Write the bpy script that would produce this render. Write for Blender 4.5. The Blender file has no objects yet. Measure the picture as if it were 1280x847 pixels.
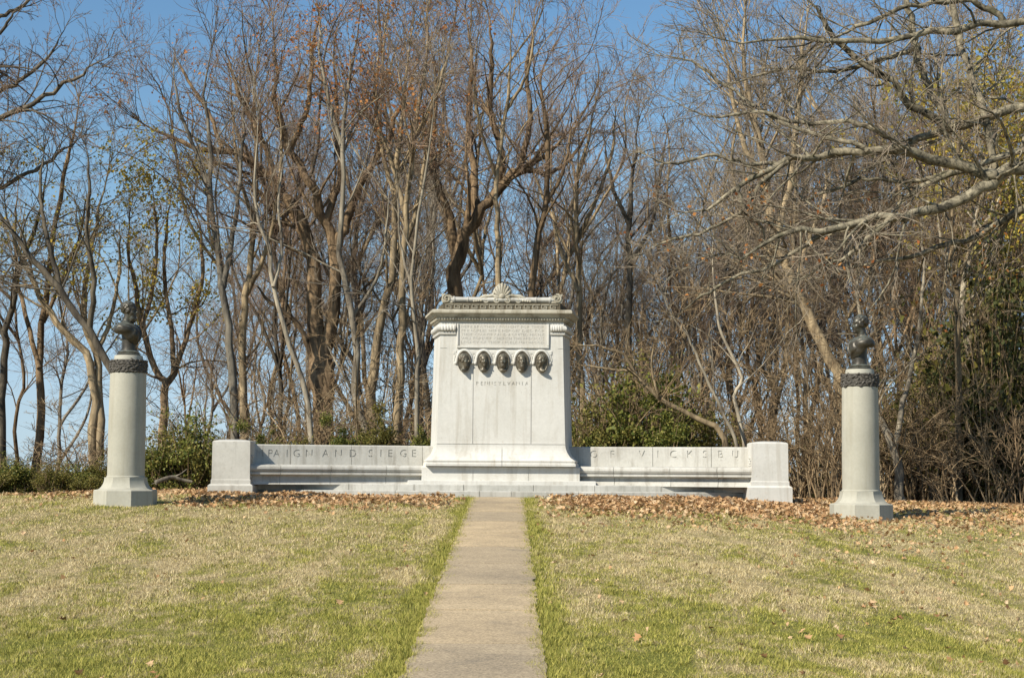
import bpy, bmesh, math, random
import numpy as np
from mathutils import Vector, Matrix

random.seed(7)
RNG = np.random.default_rng(11)
PI = math.pi
S = bpy.context.scene
COL = S.collection

# ------------------------------------------------------------------ camera, sky, sun, exposure
FPX, PITCH, ROLL = 2130.0, math.radians(4.47), math.radians(0.35)
EYE = Vector((0.176, -28.4, 0.413))
cam_d = bpy.data.cameras.new('camera')
cam_d.sensor_width = 36.0
cam_d.lens = FPX / 1280 * 36.0
cam_d.clip_start, cam_d.clip_end = 0.1, 6000
cam = bpy.data.objects.new('camera', cam_d)
COL.objects.link(cam)
cam.matrix_world = Matrix.Translation(EYE) @ Matrix.Rotation(PI / 2 + PITCH, 4, 'X') @ Matrix.Rotation(ROLL, 4, 'Z')
S.camera = cam

SUN_AZ, SUN_EL = math.radians(48), math.radians(38.5)
sdir = Vector((-math.sin(SUN_AZ) * math.cos(SUN_EL), -math.cos(SUN_AZ) * math.cos(SUN_EL), math.sin(SUN_EL)))
W = bpy.data.worlds.new('World')
S.world = W
W.use_nodes = True
wn = W.node_tree
sky = wn.nodes.new('ShaderNodeTexSky')
sky.sky_type = 'NISHITA'
sky.sun_disc = False
sky.sun_elevation = SUN_EL
sky.sun_rotation = math.atan2(sdir.x, sdir.y)
sky.air_density = 1.0
sky.dust_density = 0.15
sky.ozone_density = 1.7
bg = wn.nodes['Background']
bg.inputs['Strength'].default_value = 0.10
# clear winter air: the Nishita sky, a little bluer towards the horizon
tcw = wn.nodes.new('ShaderNodeTexCoord')
spw = wn.nodes.new('ShaderNodeSeparateXYZ')
wn.links.new(tcw.outputs['Generated'], spw.inputs[0])
rw = wn.nodes.new('ShaderNodeValToRGB')
for i_, (p_, c_) in enumerate(((.0, (.50, .72, 1.22)), (.04, (.575, .70, 1.0)), (.11, (.69, .785, .88)), (.18, (.69, .83, .885)), (.27, (.64, .83, .92)))):
    e_ = rw.color_ramp.elements[i_] if i_ < 2 else rw.color_ramp.elements.new(p_)
    e_.position = p_
    e_.color = (*c_, 1)
wn.links.new(spw.outputs[2], rw.inputs[0])
mw = wn.nodes.new('ShaderNodeMix')
mw.data_type, mw.blend_type = 'RGBA', 'MULTIPLY'
mw.inputs[0].default_value = 1.0
wn.links.new(sky.outputs[0], mw.inputs[6])
wn.links.new(rw.outputs[0], mw.inputs[7])
wn.links.new(mw.outputs[2], bg.inputs[0])
sl = bpy.data.lights.new('sun', 'SUN')
sl.energy = 5.0
sl.angle = math.radians(0.53)
sl.color = (1.0, 0.93, 0.80)
so = bpy.data.objects.new('sun', sl)
COL.objects.link(so)
so.rotation_euler = (-sdir).to_track_quat('-Z', 'Y').to_euler()
S.view_settings.view_transform = 'Standard'
S.view_settings.look = 'None'
S.view_settings.gamma = 1.0
S.view_settings.exposure = 0.42


def at(px, py, d):
    """world point seen at photo pixel (1280x847) at forward distance d"""
    dx, dy = px - 640.0, 423.5 - py
    ox = dx * math.cos(ROLL) - dy * math.sin(ROLL)
    oy = dx * math.sin(ROLL) + dy * math.cos(ROLL)
    Y = FPX * math.cos(PITCH) - oy * math.sin(PITCH)
    Z = FPX * math.sin(PITCH) + oy * math.cos(PITCH)
    k = d / Y
    return Vector((EYE.x + ox * k, EYE.y + d, EYE.z + Z * k))


def zz(py, d=29.0):
    return at(627, py, d).z


COLS = [(at(156.6, 629, 25.5).x, -2.9), (at(1076.5, 646.5, 25.5).x, -2.9)]


# ------------------------------------------------------------------ terrain
PATH_X, PATH_HW = -0.04, 0.42


def sstep(a, b, x):
    t = np.clip((x - a) / (b - a), 0, 1)
    return t * t * (3 - 2 * t)


def softplus(x, k):
    return k * np.logaddexp(0, x / k)


def terr(x, y):
    x = np.asarray(x, float)
    y = np.asarray(y, float)
    z = -0.046 * softplus(-y, 0.6)
    z = z - 0.12 * sstep(1.8, 6.2, x) - 0.02 * np.clip(x - 6, 0, 30)
    z = z + 0.04 * sstep(-3, -6, x) * sstep(2, -1, y) - 0.05 * sstep(-6, -9, x) - 0.012 * np.clip(-x - 6, 0, 30)
    xm = np.minimum(np.abs(x), 9.0)
    z = z - (0.008 + 0.005 * (x > 0)) * xm * xm * sstep(-3.6, -15, y)
    z = z - 0.10 * np.clip(softplus(y - 9.0, 1.2), 0, 60)
    bump = 0.018 * np.sin(x * 2.3 + 1.1 * np.sin(y * .8)) * np.sin(y * 1.9 + .7 * x) + 0.012 * np.sin(x * 5.1 + y * 3.7)
    z = z + bump * sstep(0.5, 1.2, np.abs(x - PATH_X)) * sstep(200, 60, np.abs(y))
    return z


def tz(x, y):
    return float(terr(x, y))


# ------------------------------------------------------------------ object helpers
def tag(o, label, cat, group=None, kind=None):
    if label: o['label'] = label
    if cat: o['category'] = cat
    if group: o['group'] = group
    if kind: o['kind'] = kind
    return o


def empty(name, loc, label=None, cat=None, group=None, rz=0.0):
    o = bpy.data.objects.new(name, None)
    o.empty_display_size = 0.3
    o.location = loc
    o.rotation_euler = (0, 0, rz)
    COL.objects.link(o)
    return tag(o, label, cat, group)


def link(name, me, mat, parent=None, loc=None):
    me.materials.clear()
    me.materials.append(mat)
    o = bpy.data.objects.new(name, me)
    COL.objects.link(o)
    if parent is not None: o.parent = parent
    if loc is not None: o.location = loc
    return o


def np_mesh(name, V, F, smooth=False):
    """V (n,3); F (m,k) all of one k"""
    me = bpy.data.meshes.new(name)
    V = np.ascontiguousarray(V, np.float32)
    F = np.ascontiguousarray(F, np.int32)
    m, k = F.shape
    me.vertices.add(len(V))
    me.vertices.foreach_set('co', V.ravel())
    me.loops.add(m * k)
    me.loops.foreach_set('vertex_index', F.ravel())
    me.polygons.add(m)
    me.polygons.foreach_set('loop_start', np.arange(0, m * k, k, dtype=np.int32))
    if smooth:
        me.polygons.foreach_set('use_smooth', np.ones(m, bool))
    me.update(calc_edges=True)
    return me


def bm_mesh(name, bm, smooth=None):
    bmesh.ops.recalc_face_normals(bm, faces=bm.faces[:])
    me = bpy.data.meshes.new(name)
    bm.to_mesh(me)
    bm.free()
    if smooth is not None:
        for p in me.polygons: p.use_smooth = True
        me.set_sharp_from_angle(angle=math.radians(smooth))
    return me


def bm_box(bm, x0, x1, y0, y1, z0, z1):
    vs = [bm.verts.new(c) for c in ((x0, y0, z0), (x1, y0, z0), (x1, y1, z0), (x0, y1, z0),
                                    (x0, y0, z1), (x1, y0, z1), (x1, y1, z1), (x0, y1, z1))]
    for f in ((0, 3, 2, 1), (4, 5, 6, 7), (0, 1, 5, 4), (1, 2, 6, 5), (2, 3, 7, 6), (3, 0, 4, 7)):
        bm.faces.new([vs[i] for i in f])


def bm_loft(bm, rings, close=True, cap=True):
    R = [[bm.verts.new(c) for c in r] for r in rings]
    n = len(R[0])
    for a, b in zip(R[:-1], R[1:]):
        for i in range(n if close else n - 1):
            j = (i + 1) % n
            bm.faces.new((a[i], a[j], b[j], b[i]))
    if cap:
        bm.faces.new(R[0][::-1])
        bm.faces.new(R[-1])


def bm_lathe(bm, prof, n=48, c=(0, 0), sx=1.0):
    rings = []
    for r, z in prof:
        rings.append([(c[0] + r * math.cos(2 * PI * i / n), c[1] + r * math.sin(2 * PI * i / n), z) for i in range(n)])
    bm_loft(bm, rings)


def bm_ellipsoid(bm, c, r, rot=None, u=8, v=6):
    M = Matrix.Translation(c) @ (rot.to_4x4() if rot is not None else Matrix.Identity(4)) @ Matrix.Diagonal((r[0], r[1], r[2], 1))
    bmesh.ops.create_uvsphere(bm, u_segments=u, v_segments=v, radius=1, matrix=M)


def bevelled(me, width, seg=2):
    """bevel mesh edges through bmesh for soft worn arrises"""
    bm = bmesh.new()
    bm.from_mesh(me)
    ed = [e for e in bm.edges if len(e.link_faces) == 2 and e.calc_face_angle(0) > 0.5]
    bmesh.ops.bevel(bm, geom=ed, offset=width, segments=seg, profile=.6, affect='EDGES', clamp_overlap=True)
    bm.to_mesh(me)
    bm.free()
    return me


def tube_arrays(P, R, sides):
    """P (N,K,3), R (N,K) -> verts, quads"""
    N, K, _ = P.shape
    T = np.empty_like(P)
    T[:, 1:-1] = P[:, 2:] - P[:, :-2]
    T[:, 0] = P[:, 1] - P[:, 0]
    T[:, -1] = P[:, -1] - P[:, -2]
    T /= np.linalg.norm(T, axis=2, keepdims=True) + 1e-9
    ref = np.tile(np.array([0.31, 0.95, 0.05]), (N, 1))
    t0 = T[:, 0]
    par = np.abs((t0 * ref).sum(1)) > .85
    ref[par] = (0.97, -.2, .1)
    u = np.cross(T, ref[:, None, :])
    u /= np.linalg.norm(u, axis=2, keepdims=True) + 1e-9
    v = np.cross(T, u)
    a = np.arange(sides) * 2 * PI / sides
    V = P[:, :, None, :] + R[:, :, None, None] * (np.cos(a)[None, None, :, None] * u[:, :, None, :] + np.sin(a)[None, None, :, None] * v[:, :, None, :])
    base = (np.arange(N)[:, None, None] * K + np.arange(K - 1)[None, :, None]) * sides
    i = np.arange(sides)[None, None, :]
    j = (i + 1) % sides
    F = np.stack([base + i, base + j, base + sides + j, base + sides + i], axis=-1).reshape(-1, 4)
    return V.reshape(-1, 3), F


def merge(parts):
    Vs, Fs, o = [], [], 0
    for V, F in parts:
        Vs.append(V)
        Fs.append(F + o)
        o += len(V)
    return np.concatenate(Vs), np.concatenate(Fs)


# ------------------------------------------------------------------ materials
class NT:
    def __init__(s, name, rough=0.8, spec=0.3):
        s.m = bpy.data.materials.new(name)
        s.m.use_nodes = True
        s.t = s.m.node_tree
        s.b = s.t.nodes['Principled BSDF']
        s.b.inputs['Roughness'].default_value = rough
        s.b.inputs['Specular IOR Level'].default_value = spec

    def n(s, typ, **kw):
        nd = s.t.nodes.new(typ)
        for k, v in kw.items(): setattr(nd, k, v)
        return nd

    def l(s, a, b): s.t.links.new(a, b)

    def coord(s, scale=(1, 1, 1), kind='Object', rot=(0, 0, 0)):
        tc = s.n('ShaderNodeTexCoord')
        mp = s.n('ShaderNodeMapping')
        mp.inputs['Scale'].default_value = scale
        mp.inputs['Rotation'].default_value = rot
        s.l(tc.outputs[kind], mp.inputs[0])
        return mp.outputs[0]

    def noise(s, vec, scale, detail=5, rough=.6, dist=0.0):
        nd = s.n('ShaderNodeTexNoise')
        nd.inputs['Scale'].default_value = scale
        nd.inputs['Detail'].default_value = detail
        nd.inputs['Roughness'].default_value = rough
        nd.inputs['Distortion'].default_value = dist
        if vec is not None: s.l(vec, nd.inputs['Vector'])
        return nd.outputs['Fac']

    def ramp(s, fac, stops):
        nd = s.n('ShaderNodeValToRGB')
        el = nd.color_ramp.elements
        while len(el) < len(stops): el.new(.5)
        for e, (p, c) in zip(el, stops):
            e.position = p
            e.color = (c, c, c, 1) if isinstance(c, (int, float)) else (*c, 1)
        s.l(fac, nd.inputs[0])
        return nd.outputs[0]

    def mix(s, fac, a, b, mode='MIX'):
        nd = s.n('ShaderNodeMix', data_type='RGBA', blend_type=mode)
        for sock, val in ((nd.inputs[0], fac), (nd.inputs[6], a), (nd.inputs[7], b)):
            if isinstance(val, (int, float)): sock.default_value = val
            elif isinstance(val, tuple): sock.default_value = (*val, 1)
            else: s.l(val, sock)
        return nd.outputs[2]

    def math(s, op, a, b=None, c=None, clamp=False):
        nd = s.n('ShaderNodeMath', operation=op, use_clamp=clamp)
        for i, v in enumerate((a, b, c)):
            if v is None: continue
            if isinstance(v, (int, float)): nd.inputs[i].default_value = v
            else: s.l(v, nd.inputs[i])
        return nd.outputs[0]

    def bump(s, h, strength=.4, dist=.02):
        nd = s.n('ShaderNodeBump')
        nd.inputs['Strength'].default_value = strength
        nd.inputs['Distance'].default_value = dist
        s.l(h, nd.inputs['Height'])
        s.l(nd.outputs[0], s.b.inputs['Normal'])

    def base(s, c):
        if isinstance(c, tuple): s.b.inputs['Base Color'].default_value = (*c, 1)
        else: s.l(c, s.b.inputs['Base Color'])
        return s.m


def mat_stone(name, light, dark, stain, stain_amt=.5, streak=1.0):
    k = NT(name, .82, .25)
    v = k.coord()
    big = k.ramp(k.noise(v, 1.1, 4, .6, .4), [(.32, dark), (.72, light)])
    fine = k.ramp(k.noise(v, 26, 6, .65), [(.3, .93), (.7, 1.03)])
    c = k.mix(1.0, big, fine, 'MULTIPLY')
    vs = k.coord((5.5, 5.5, .45))
    st = k.ramp(k.noise(vs, 1.3, 5, .65, .3), [(.50, 0.0), (.74, streak)])
    c = k.mix(k.math('MULTIPLY', st, stain_amt), c, stain)
    mot = k.ramp(k.noise(v, 4.5, 6, .7, .5), [(.52, 0.0), (.70, .38)])
    c = k.mix(mot, c, tuple(.5 * (a_ + b_) for a_, b_ in zip(dark, stain)))
    drip = k.ramp(k.noise(k.coord((14, 14, .9)), 1.0, 4, .7, .2), [(.56, 0.0), (.70, .45)])
    c = k.mix(k.math('MULTIPLY', drip, stain_amt), c, dark)
    spk = k.ramp(k.noise(v, 34, 3, .6), [(.62, 0.0), (.72, .35)])
    c = k.mix(spk, c, stain)
    k.bump(k.noise(v, 70, 5, .7), .1, .008)
    return k.base(c)


M_STONE = mat_stone('pale_granite', (.64, .625, .575), (.55, .535, .485), (.34, .30, .23), .62)
M_STEP = mat_stone('step_stone', (.53, .515, .465), (.38, .37, .33), (.19, .175, .14), .75)
M_BENCH = mat_stone('bench_stone', (.54, .525, .475), (.41, .395, .35), (.20, .175, .135), .75)
M_FRIEZE = mat_stone('stained_stone', (.17, .145, .095), (.075, .06, .038), (.05, .04, .026), .8)
M_TABLET = mat_stone('tablet_stone', (.58, .56, .505), (.50, .48, .43), (.36, .315, .24), .5)
M_CORNICE = mat_stone('weathered_cornice_stone', (.52, .485, .395), (.36, .325, .245), (.14, .115, .07), .9)
M_KEY = mat_stone('weathered_key_stone', (.36, .33, .26), (.21, .185, .13), (.12, .10, .065), .7)
M_COLUMN = mat_stone('column_stone', (.45, .43, .355), (.365, .35, .285), (.27, .245, .18), .5)


def mat_bronze(name='patinated_bronze', g=1.0):
    k = NT(name, .42, .5)
    v = k.coord()
    c = k.ramp(k.noise(v, 9, 6, .65, .3), [(.3, (.026 * g, .021 * g, .014 * g)), (.55, (.055 * g, .046 * g, .031 * g)), (.75, (.105 * g, .115 * g, .095 * g))])
    k.b.inputs['Metallic'].default_value = .3
    k.bump(k.noise(v, 60, 4, .6), .2, .006)
    geo = k.n('ShaderNodeNewGeometry')
    sep = k.n('ShaderNodeSeparateXYZ')
    k.l(geo.outputs['Normal'], sep.inputs[0])
    up = k.math('MULTIPLY', k.math('SUBTRACT', sep.outputs[2], .35, clamp=True), 1.1, clamp=True)
    # verdigris that has settled on the upward faces
    c = k.mix(k.math('MULTIPLY', up, k.ramp(k.noise(v, 16, 4), [(.35, .25), (.65, 1.0)])), c, (.25, .285, .25))
    return k.base(c)


M_BRONZE = mat_bronze()
M_MEDAL = mat_bronze('medallion_bronze', 2.2)


def mat_garland():
    k = NT('dark_laurel_bronze', .7, .3)
    v = k.coord()
    c = k.ramp(k.noise(v, 24, 5, .7), [(.32, (.035, .03, .024)), (.6, (.10, .09, .075)), (.78, (.22, .21, .185))])
    return k.base(c)


M_GARLAND = mat_garland()


def mat_bark(name, a, b, moss=None, vs=.18):
    k = NT(name, .9, .15)
    v = k.coord((1, 1, vs))
    info = k.n('ShaderNodeObjectInfo')
    f = k.noise(v, 7, 5, .7, .5)
    c = k.ramp(f, [(.38, b), (.60, a)])
    blot = k.ramp(k.noise(k.coord(), 1.6, 4, .6), [(.35, .72), (.7, 1.25)])
    c = k.mix(1.0, c, blot, 'MULTIPLY')
    var = k.math('MULTIPLY_ADD', info.outputs['Random'], .55, .72)
    c = k.mix(1.0, c, k.mix(1.0, (1, 1, 1), var, 'MULTIPLY'), 'MULTIPLY')
    if moss:
        mo = k.ramp(k.noise(k.coord(), 2.3, 4, .7), [(.55, 0.0), (.68, .6)])
        c = k.mix(mo, c, moss)
    k.bump(f, .5, .03)
    return k.base(c)


M_BARK_TAN = mat_bark('tan_bark', (.36, .275, .165), (.13, .098, .06))
M_BARK_BROWN = mat_bark('brown_bark', (.29, .20, .115), (.09, .062, .038))
M_BARK_GREY = mat_bark('grey_bark', (.29, .255, .195), (.12, .105, .085))
M_BARK_DARK = mat_bark('dark_bark', (.15, .125, .09), (.055, .046, .036))
M_BARK_PALE = mat_bark('pale_bark', (.37, .32, .235), (.15, .125, .095))
M_LIMB = mat_bark('mossy_limb_bark', (.30, .26, .18), (.05, .044, .032), (.06, .06, .028), .9)
M_TWIG = mat_bark('twig_bark', (.30, .21, .14), (.18, .125, .09))
M_TWIG_GREY = mat_bark('grey_twig_bark', (.29, .235, .17), (.18, .145, .105))
M_TWIG_DRY = mat_bark('dry_stem', (.36, .26, .15), (.18, .125, .07))


def mat_leaf(name, cols, trans=.25):
    k = NT(name, .6, .3)
    geo = k.n('ShaderNodeNewGeometry')
    n = len(cols)
    c = k.ramp(geo.outputs['Random Per Island'], [((i + .5) / n, col) for i, col in enumerate(cols)])
    k.base(c)
    tr = k.n('ShaderNodeBsdfTranslucent')
    k.l(c, tr.inputs[0])
    mx = k.n('ShaderNodeMixShader')
    mx.inputs[0].default_value = trans
    k.l(k.b.outputs[0], mx.inputs[1])
    k.l(tr.outputs[0], mx.inputs[2])
    k.l(mx.outputs[0], k.t.nodes['Material Output'].inputs[0])
    return k.m


M_LEAF_GREEN = mat_leaf('evergreen_leaf', [(.06, .085, .014), (.125, .145, .024), (.19, .195, .036), (.26, .24, .06)])
M_LEAF_OLIVE = mat_leaf('olive_leaf', [(.08, .085, .02), (.17, .155, .032), (.26, .215, .055)])
M_LEAF_YELLOW = mat_leaf('yellow_autumn_leaf', [(.42, .33, .05), (.58, .42, .07), (.66, .46, .08), (.34, .33, .06), (.5, .42, .1)], .45)
M_LEAF_ORANGE = mat_leaf('orange_autumn_leaf', [(.46, .19, .05), (.56, .28, .09), (.38, .13, .04)], .4)
M_LEAF_FALLEN = mat_leaf('fallen_leaf', [(.24, .125, .055), (.46, .27, .12), (.58, .37, .18), (.62, .46, .28), (.40, .21, .085), (.52, .35, .19)], .12)
M_LEAF_DARKBUSH = mat_leaf('dark_evergreen_leaf', [(.025, .036, .011), (.055, .068, .018), (.10, .105, .03), (.15, .13, .05)])


def lawn_mix(k):
    """0 = straw, 1 = green, shared by the soil sheet and the blades"""
    tc = k.n('ShaderNodeTexCoord')
    mp = k.n('ShaderNodeMapping')
    mp.inputs['Rotation'].default_value = (0, 0, math.radians(-18))
    mp.inputs['Scale'].default_value = (1.0, .34, 1)
    k.l(tc.outputs['Object'], mp.inputs[0])
    a = k.noise(mp.outputs[0], 1.5, 6, .66, .5)
    b = k.noise(tc.outputs['Object'], 4.2, 5, .66, .4)
    m = k.math('ADD', k.math('MULTIPLY', a, .6), k.math('MULTIPLY', b, .4))
    sep = k.n('ShaderNodeSeparateXYZ')
    k.l(tc.outputs['Object'], sep.inputs[0])
    dx = k.math('ABSOLUTE', k.math('SUBTRACT', sep.outputs[0], PATH_X))
    edge = k.math('SUBTRACT', 1.0, k.math('MULTIPLY', k.math('SUBTRACT', dx, .42), 3.2), clamp=True)
    near = k.math('MULTIPLY', k.math('SUBTRACT', -13.5, sep.outputs[1], clamp=False), .035)
    near = k.math('MAXIMUM', k.math('MINIMUM', near, .05), -.03)
    return k.math('ADD', k.math('ADD', m, k.math('MULTIPLY', edge, .13)), near)


def mat_soil():
    k = NT('lawn_soil', .95, .1)
    m = lawn_mix(k)
    c = k.ramp(m, [(.40, (.40, .315, .175)), (.51, (.29, .245, .11)), (.60, (.17, .175, .04))])
    f = k.ramp(k.noise(k.coord(), 30, 5, .7), [(.3, .55), (.7, 1.2)])
    c = k.mix(1.0, c, f, 'MULTIPLY')
    # leaf litter under the wood
    tc = k.n('ShaderNodeTexCoord')
    sep = k.n('ShaderNodeSeparateXYZ')
    k.l(tc.outputs['Object'], sep.inputs[0])
    wood = k.math('MULTIPLY', k.math('SUBTRACT', sep.outputs[1], 2.5), .5, clamp=True)
    lit = k.ramp(k.noise(k.coord(), 9, 5, .7), [(.3, (.07, .045, .024)), (.7, (.22, .13, .06))])
    c = k.mix(wood, c, lit)
    k.bump(k.noise(k.coord(), 45, 4, .7), .6, .03)
    return k.base(c)


def mat_blade():
    k = NT('grass_blade', .7, .2)
    m = lawn_mix(k)
    geo = k.n('ShaderNodeNewGeometry')
    r = geo.outputs['Random Per Island']
    g = k.ramp(r, [(.1, (.155, .168, .030)), (.5, (.31, .29, .055)), (.9, (.46, .40, .11))])
    s = k.ramp(r, [(.1, (.31, .235, .11)), (.5, (.53, .425, .21)), (.9, (.66, .56, .33))])
    r2 = k.math('FRACT', k.math('MULTIPLY', r, 17.3))
    fac = k.math('MULTIPLY_ADD', k.math('SUBTRACT', m, .490), 8.5, r2)
    fac = k.ramp(fac, [(.42, 0.0), (.58, 1.0)])
    c = k.mix(fac, s, g)
    tone = k.ramp(k.noise(k.coord(), 7.5, 4, .65, .4), [(.32, .80), (.62, 1.14)])
    c = k.mix(1.0, c, tone, 'MULTIPLY')
    return k.base(c)


def mat_path():
    k = NT('worn_concrete', .9, .2)
    v = k.coord()
    c = k.ramp(k.noise(v, .9, 5, .65, .3), [(.3, (.31, .25, .17)), (.5, (.445, .35, .225)), (.7, (.54, .425, .27))])
    agg = k.n('ShaderNodeTexVoronoi')
    agg.inputs['Scale'].default_value = 75
    k.l(v, agg.inputs['Vector'])
    sp = k.ramp(agg.outputs['Color'], [(.15, .72), (.55, 1.0), (.9, 1.22)])
    c = k.mix(1.0, c, sp, 'MULTIPLY')
    f = k.ramp(k.noise(v, 160, 3, .6), [(.3, .8), (.7, 1.12)])
    c = k.mix(1.0, c, f, 'MULTIPLY')
    d = k.ramp(k.noise(v, 2.6, 5, .7), [(.57, 0.0), (.72, .5)])
    c = k.mix(d, c, (.20, .175, .135))
    geo = k.n('ShaderNodeNewGeometry')
    c = k.mix(1.0, c, k.ramp(geo.outputs['Random Per Island'], [(.0, (.86, .87, .9)), (1.0, (1.12, 1.08, 1.02))]), 'MULTIPLY')
    k.bump(k.noise(v, 130, 4, .7), .3, .01)
    return k.base(c)


M_SOIL, M_BLADE, M_PATH = mat_soil(), mat_blade(), mat_path()

# ------------------------------------------------------------------ ground
def axis(*segs):
    out = []
    for a, b, s in segs: out.append(np.arange(a, b, s))
    out.append([segs[-1][1]])
    return np.concatenate(out)


gx = axis((-3000, -400, 400), (-400, -60, 20), (-60, -14, 3), (-14, 14, .2), (14, 60, 3), (60, 400, 20), (400, 3000, 400))
gy = axis((-400, -60, 20), (-60, -30, 2), (-30, 14, .2), (14, 80, 2), (80, 400, 20), (400, 4000, 400))
GX, GY = np.meshgrid(gx, gy)
GV = np.stack([GX, GY, terr(GX, GY)], -1).reshape(-1, 3)
nx, ny = len(gx), len(gy)
ii = (np.arange(ny - 1)[:, None] * nx + np.arange(nx - 1)[None, :]).ravel()
ground = link('ground', np_mesh('ground', GV, np.stack([ii, ii + 1, ii + nx + 1, ii + nx], -1), True), M_SOIL)
ground['kind'] = 'structure'

# path: slabs with open joints and ragged edges
bm = bmesh.new()
rp = random.Random(3)
joints = [0.0, -1.9, -3.75, -5.6, -7.5, -9.35, -11.2, -13.1, -14.9, -16.7, -18.6, -20.5, -22.5, -24.5, -26.5, -28.5]
for a, b in zip(joints[:-1], joints[1:]):
    tilt = rp.uniform(-.006, .006)
    n = 14
    rows = []
    for i in range(n + 1):
        y = a - .008 + (b + .008 - a + .008) * i / n
        xl = PATH_X - PATH_HW - .012 + rp.uniform(-.022, .02)
        xr = PATH_X + PATH_HW + .012 + rp.uniform(-.02, .022)
        z = tz(PATH_X, y) + .02 + tilt * (i / n - .5)
        rows.append([bm.verts.new((x, y, zz_)) for x, zz_ in ((xl, z - .07), (xl, z), (xl + .25, z + .003), (xr - .25, z + .003), (xr, z), (xr, z - .07))])
    for r0, r1 in zip(rows[:-1], rows[1:]):
        for q in range(5): bm.faces.new((r0[q], r0[q + 1], r1[q + 1], r1[q]))
    bm.faces.new(rows[0][::-1])
    bm.faces.new(rows[-1])
path = link('path', bm_mesh('path', bm), M_PATH)
path['kind'] = 'structure'

# ------------------------------------------------------------------ memorial
DG = None


def text_mesh(s, size, depth, res=2):
    cu = bpy.data.curves.new('lettering', 'FONT')
    cu.body = s
    cu.size = size
    cu.align_x = 'CENTER'
    cu.align_y = 'CENTER'
    cu.extrude = depth
    cu.resolution_u = res
    o = bpy.data.objects.new('lettering', cu)
    COL.objects.link(o)
    bpy.context.view_layer.update()
    me = bpy.data.meshes.new_from_object(o.evaluated_get(bpy.context.evaluated_depsgraph_get()))
    bpy.data.objects.remove(o)
    bpy.data.curves.remove(cu)
    return me


def join_meshes(items):
    bm = bmesh.new()
    for me, M in items:
        t = me.copy()
        t.transform(M)
        bm.from_mesh(t)
        bpy.data.meshes.remove(t)
    bmesh.ops.remove_doubles(bm, verts=bm.verts[:], dist=1e-5)
    return bm


def cut(me, bm_cutter):
    """boolean difference, evaluated without operators"""
    bmesh.ops.recalc_face_normals(bm_cutter, faces=bm_cutter.faces[:])
    cm = bpy.data.meshes.new('cutter')
    bm_cutter.to_mesh(cm)
    bm_cutter.free()
    a = bpy.data.objects.new('cut_a', me)
    b = bpy.data.objects.new('cut_b', cm)
    COL.objects.link(a)
    COL.objects.link(b)
    md = a.modifiers.new('cut', 'BOOLEAN')
    md.operation = 'DIFFERENCE'
    md.object = b
    md.solver = 'EXACT'
    md.use_self = True
    bpy.context.view_layer.update()
    out = bpy.data.meshes.new_from_object(a.evaluated_get(bpy.context.evaluated_depsgraph_get()))
    bpy.data.objects.remove(a)
    bpy.data.objects.remove(b)
    return out


MEM = empty('memorial', (0, 0, 0), 'wide pale granite memorial with tall central block, bronze medallions and low side benches', 'monument')
YF = 0.60                     # front plane of the central block


def wx(px, d): return at(px, 500, d).x


def plan_block(o, hw, splay, y0, y1):
    return [(-hw - o, y0 - o), (hw + o, y0 - o), (hw + splay + o, y1), (-hw - splay - o, y1)]


def moulded(name, prof, hw, mat, splay=.16, y0=YF, y1=YF + .95, parent=MEM, bev=None, cx=0.0):
    """prof: [(offset, z)] from bottom to top"""
    bm = bmesh.new()
    bm_loft(bm, [[(x + cx, y, z) for x, y in plan_block(o, hw, splay, y0, y1)] for o, z in prof])
    me = bm_mesh(name, bm)
    if bev: bevelled(me, bev)
    return link(name, me, mat, parent)


HW = 1.035                    # half width of the die front at the top
Z = {k: zz(k) for k in (352, 367, 371, 378.4, 388.3, 391, 401.5, 405.5, 418.8, 435, 556, 572, 582, 600.4)}
Z1, Z2 = 0.10, 0.205          # two steps


def step_front(x, y0, bow):
    return y0 + bow * (abs(x) / 4.5) ** 3


def make_step(name, y0, x0, x1, z0, z1, bow, groove, yb):
    bm = bmesh.new()
    xs = sorted(set([round(v, 4) for v in np.linspace(x0, x1, 41)] + [g + e for g in groove for e in (-.006, 0.0, .006)]))
    rings = []
    for x in xs:
        f = step_front(x, y0, bow) + (.02 if x in groove else 0)
        rings.append([(x, f, z0), (x, f, z1 - .012), (x, f + .012, z1 - (.012 if x in groove else 0)), (x, yb, z1), (x, yb, z0)])
    bm_loft(bm, rings)
    return link(name, bm_mesh(name, bm), M_STEP, MEM)


make_step('step', 0.0, -4.62, 4.62, -.35, Z1, .55, [-3.3, -1.75, -.35, .18, 1.3, 2.9], 1.75)
make_step('step', .26, -4.45, 4.45, Z1 - .02, Z2, .5, [-3.6, -2.55, -1.45, -.62, .55, 1.58, 2.7], 1.72)
# low course under the plinth
bm = bmesh.new()
bm_box(bm, wx(511, 28.85), wx(745, 28.85), YF - .26, YF + 1.05, Z2 - .01, Z[600.4])
link('low_course', bevelled(bm_mesh('low_course', bm), .012), M_STONE, MEM)

# plinth
PLH = (725.6 - 528.4) / 2 / 74.0
bm = bmesh.new()
bm_loft(bm, [[(x, y, z) for x, y in plan_block(o, PLH, .10, YF - .12, YF + 1.0)] for o, z in
             ((0, Z[600.4] - .01), (0, Z[582] - .03), (-.012, Z[582] - .012), (-.03, Z[582]))])
me = bm_mesh('plinth', bm)
cb = bmesh.new()
for px in (592, 661): bm_box(cb, wx(px, 28.9) - .004, wx(px, 28.9) + .004, YF - .3, YF - .108, Z[600.4] - .1, Z[582] + .1)
link('plinth', cut(me, cb), M_STONE, MEM)

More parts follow.
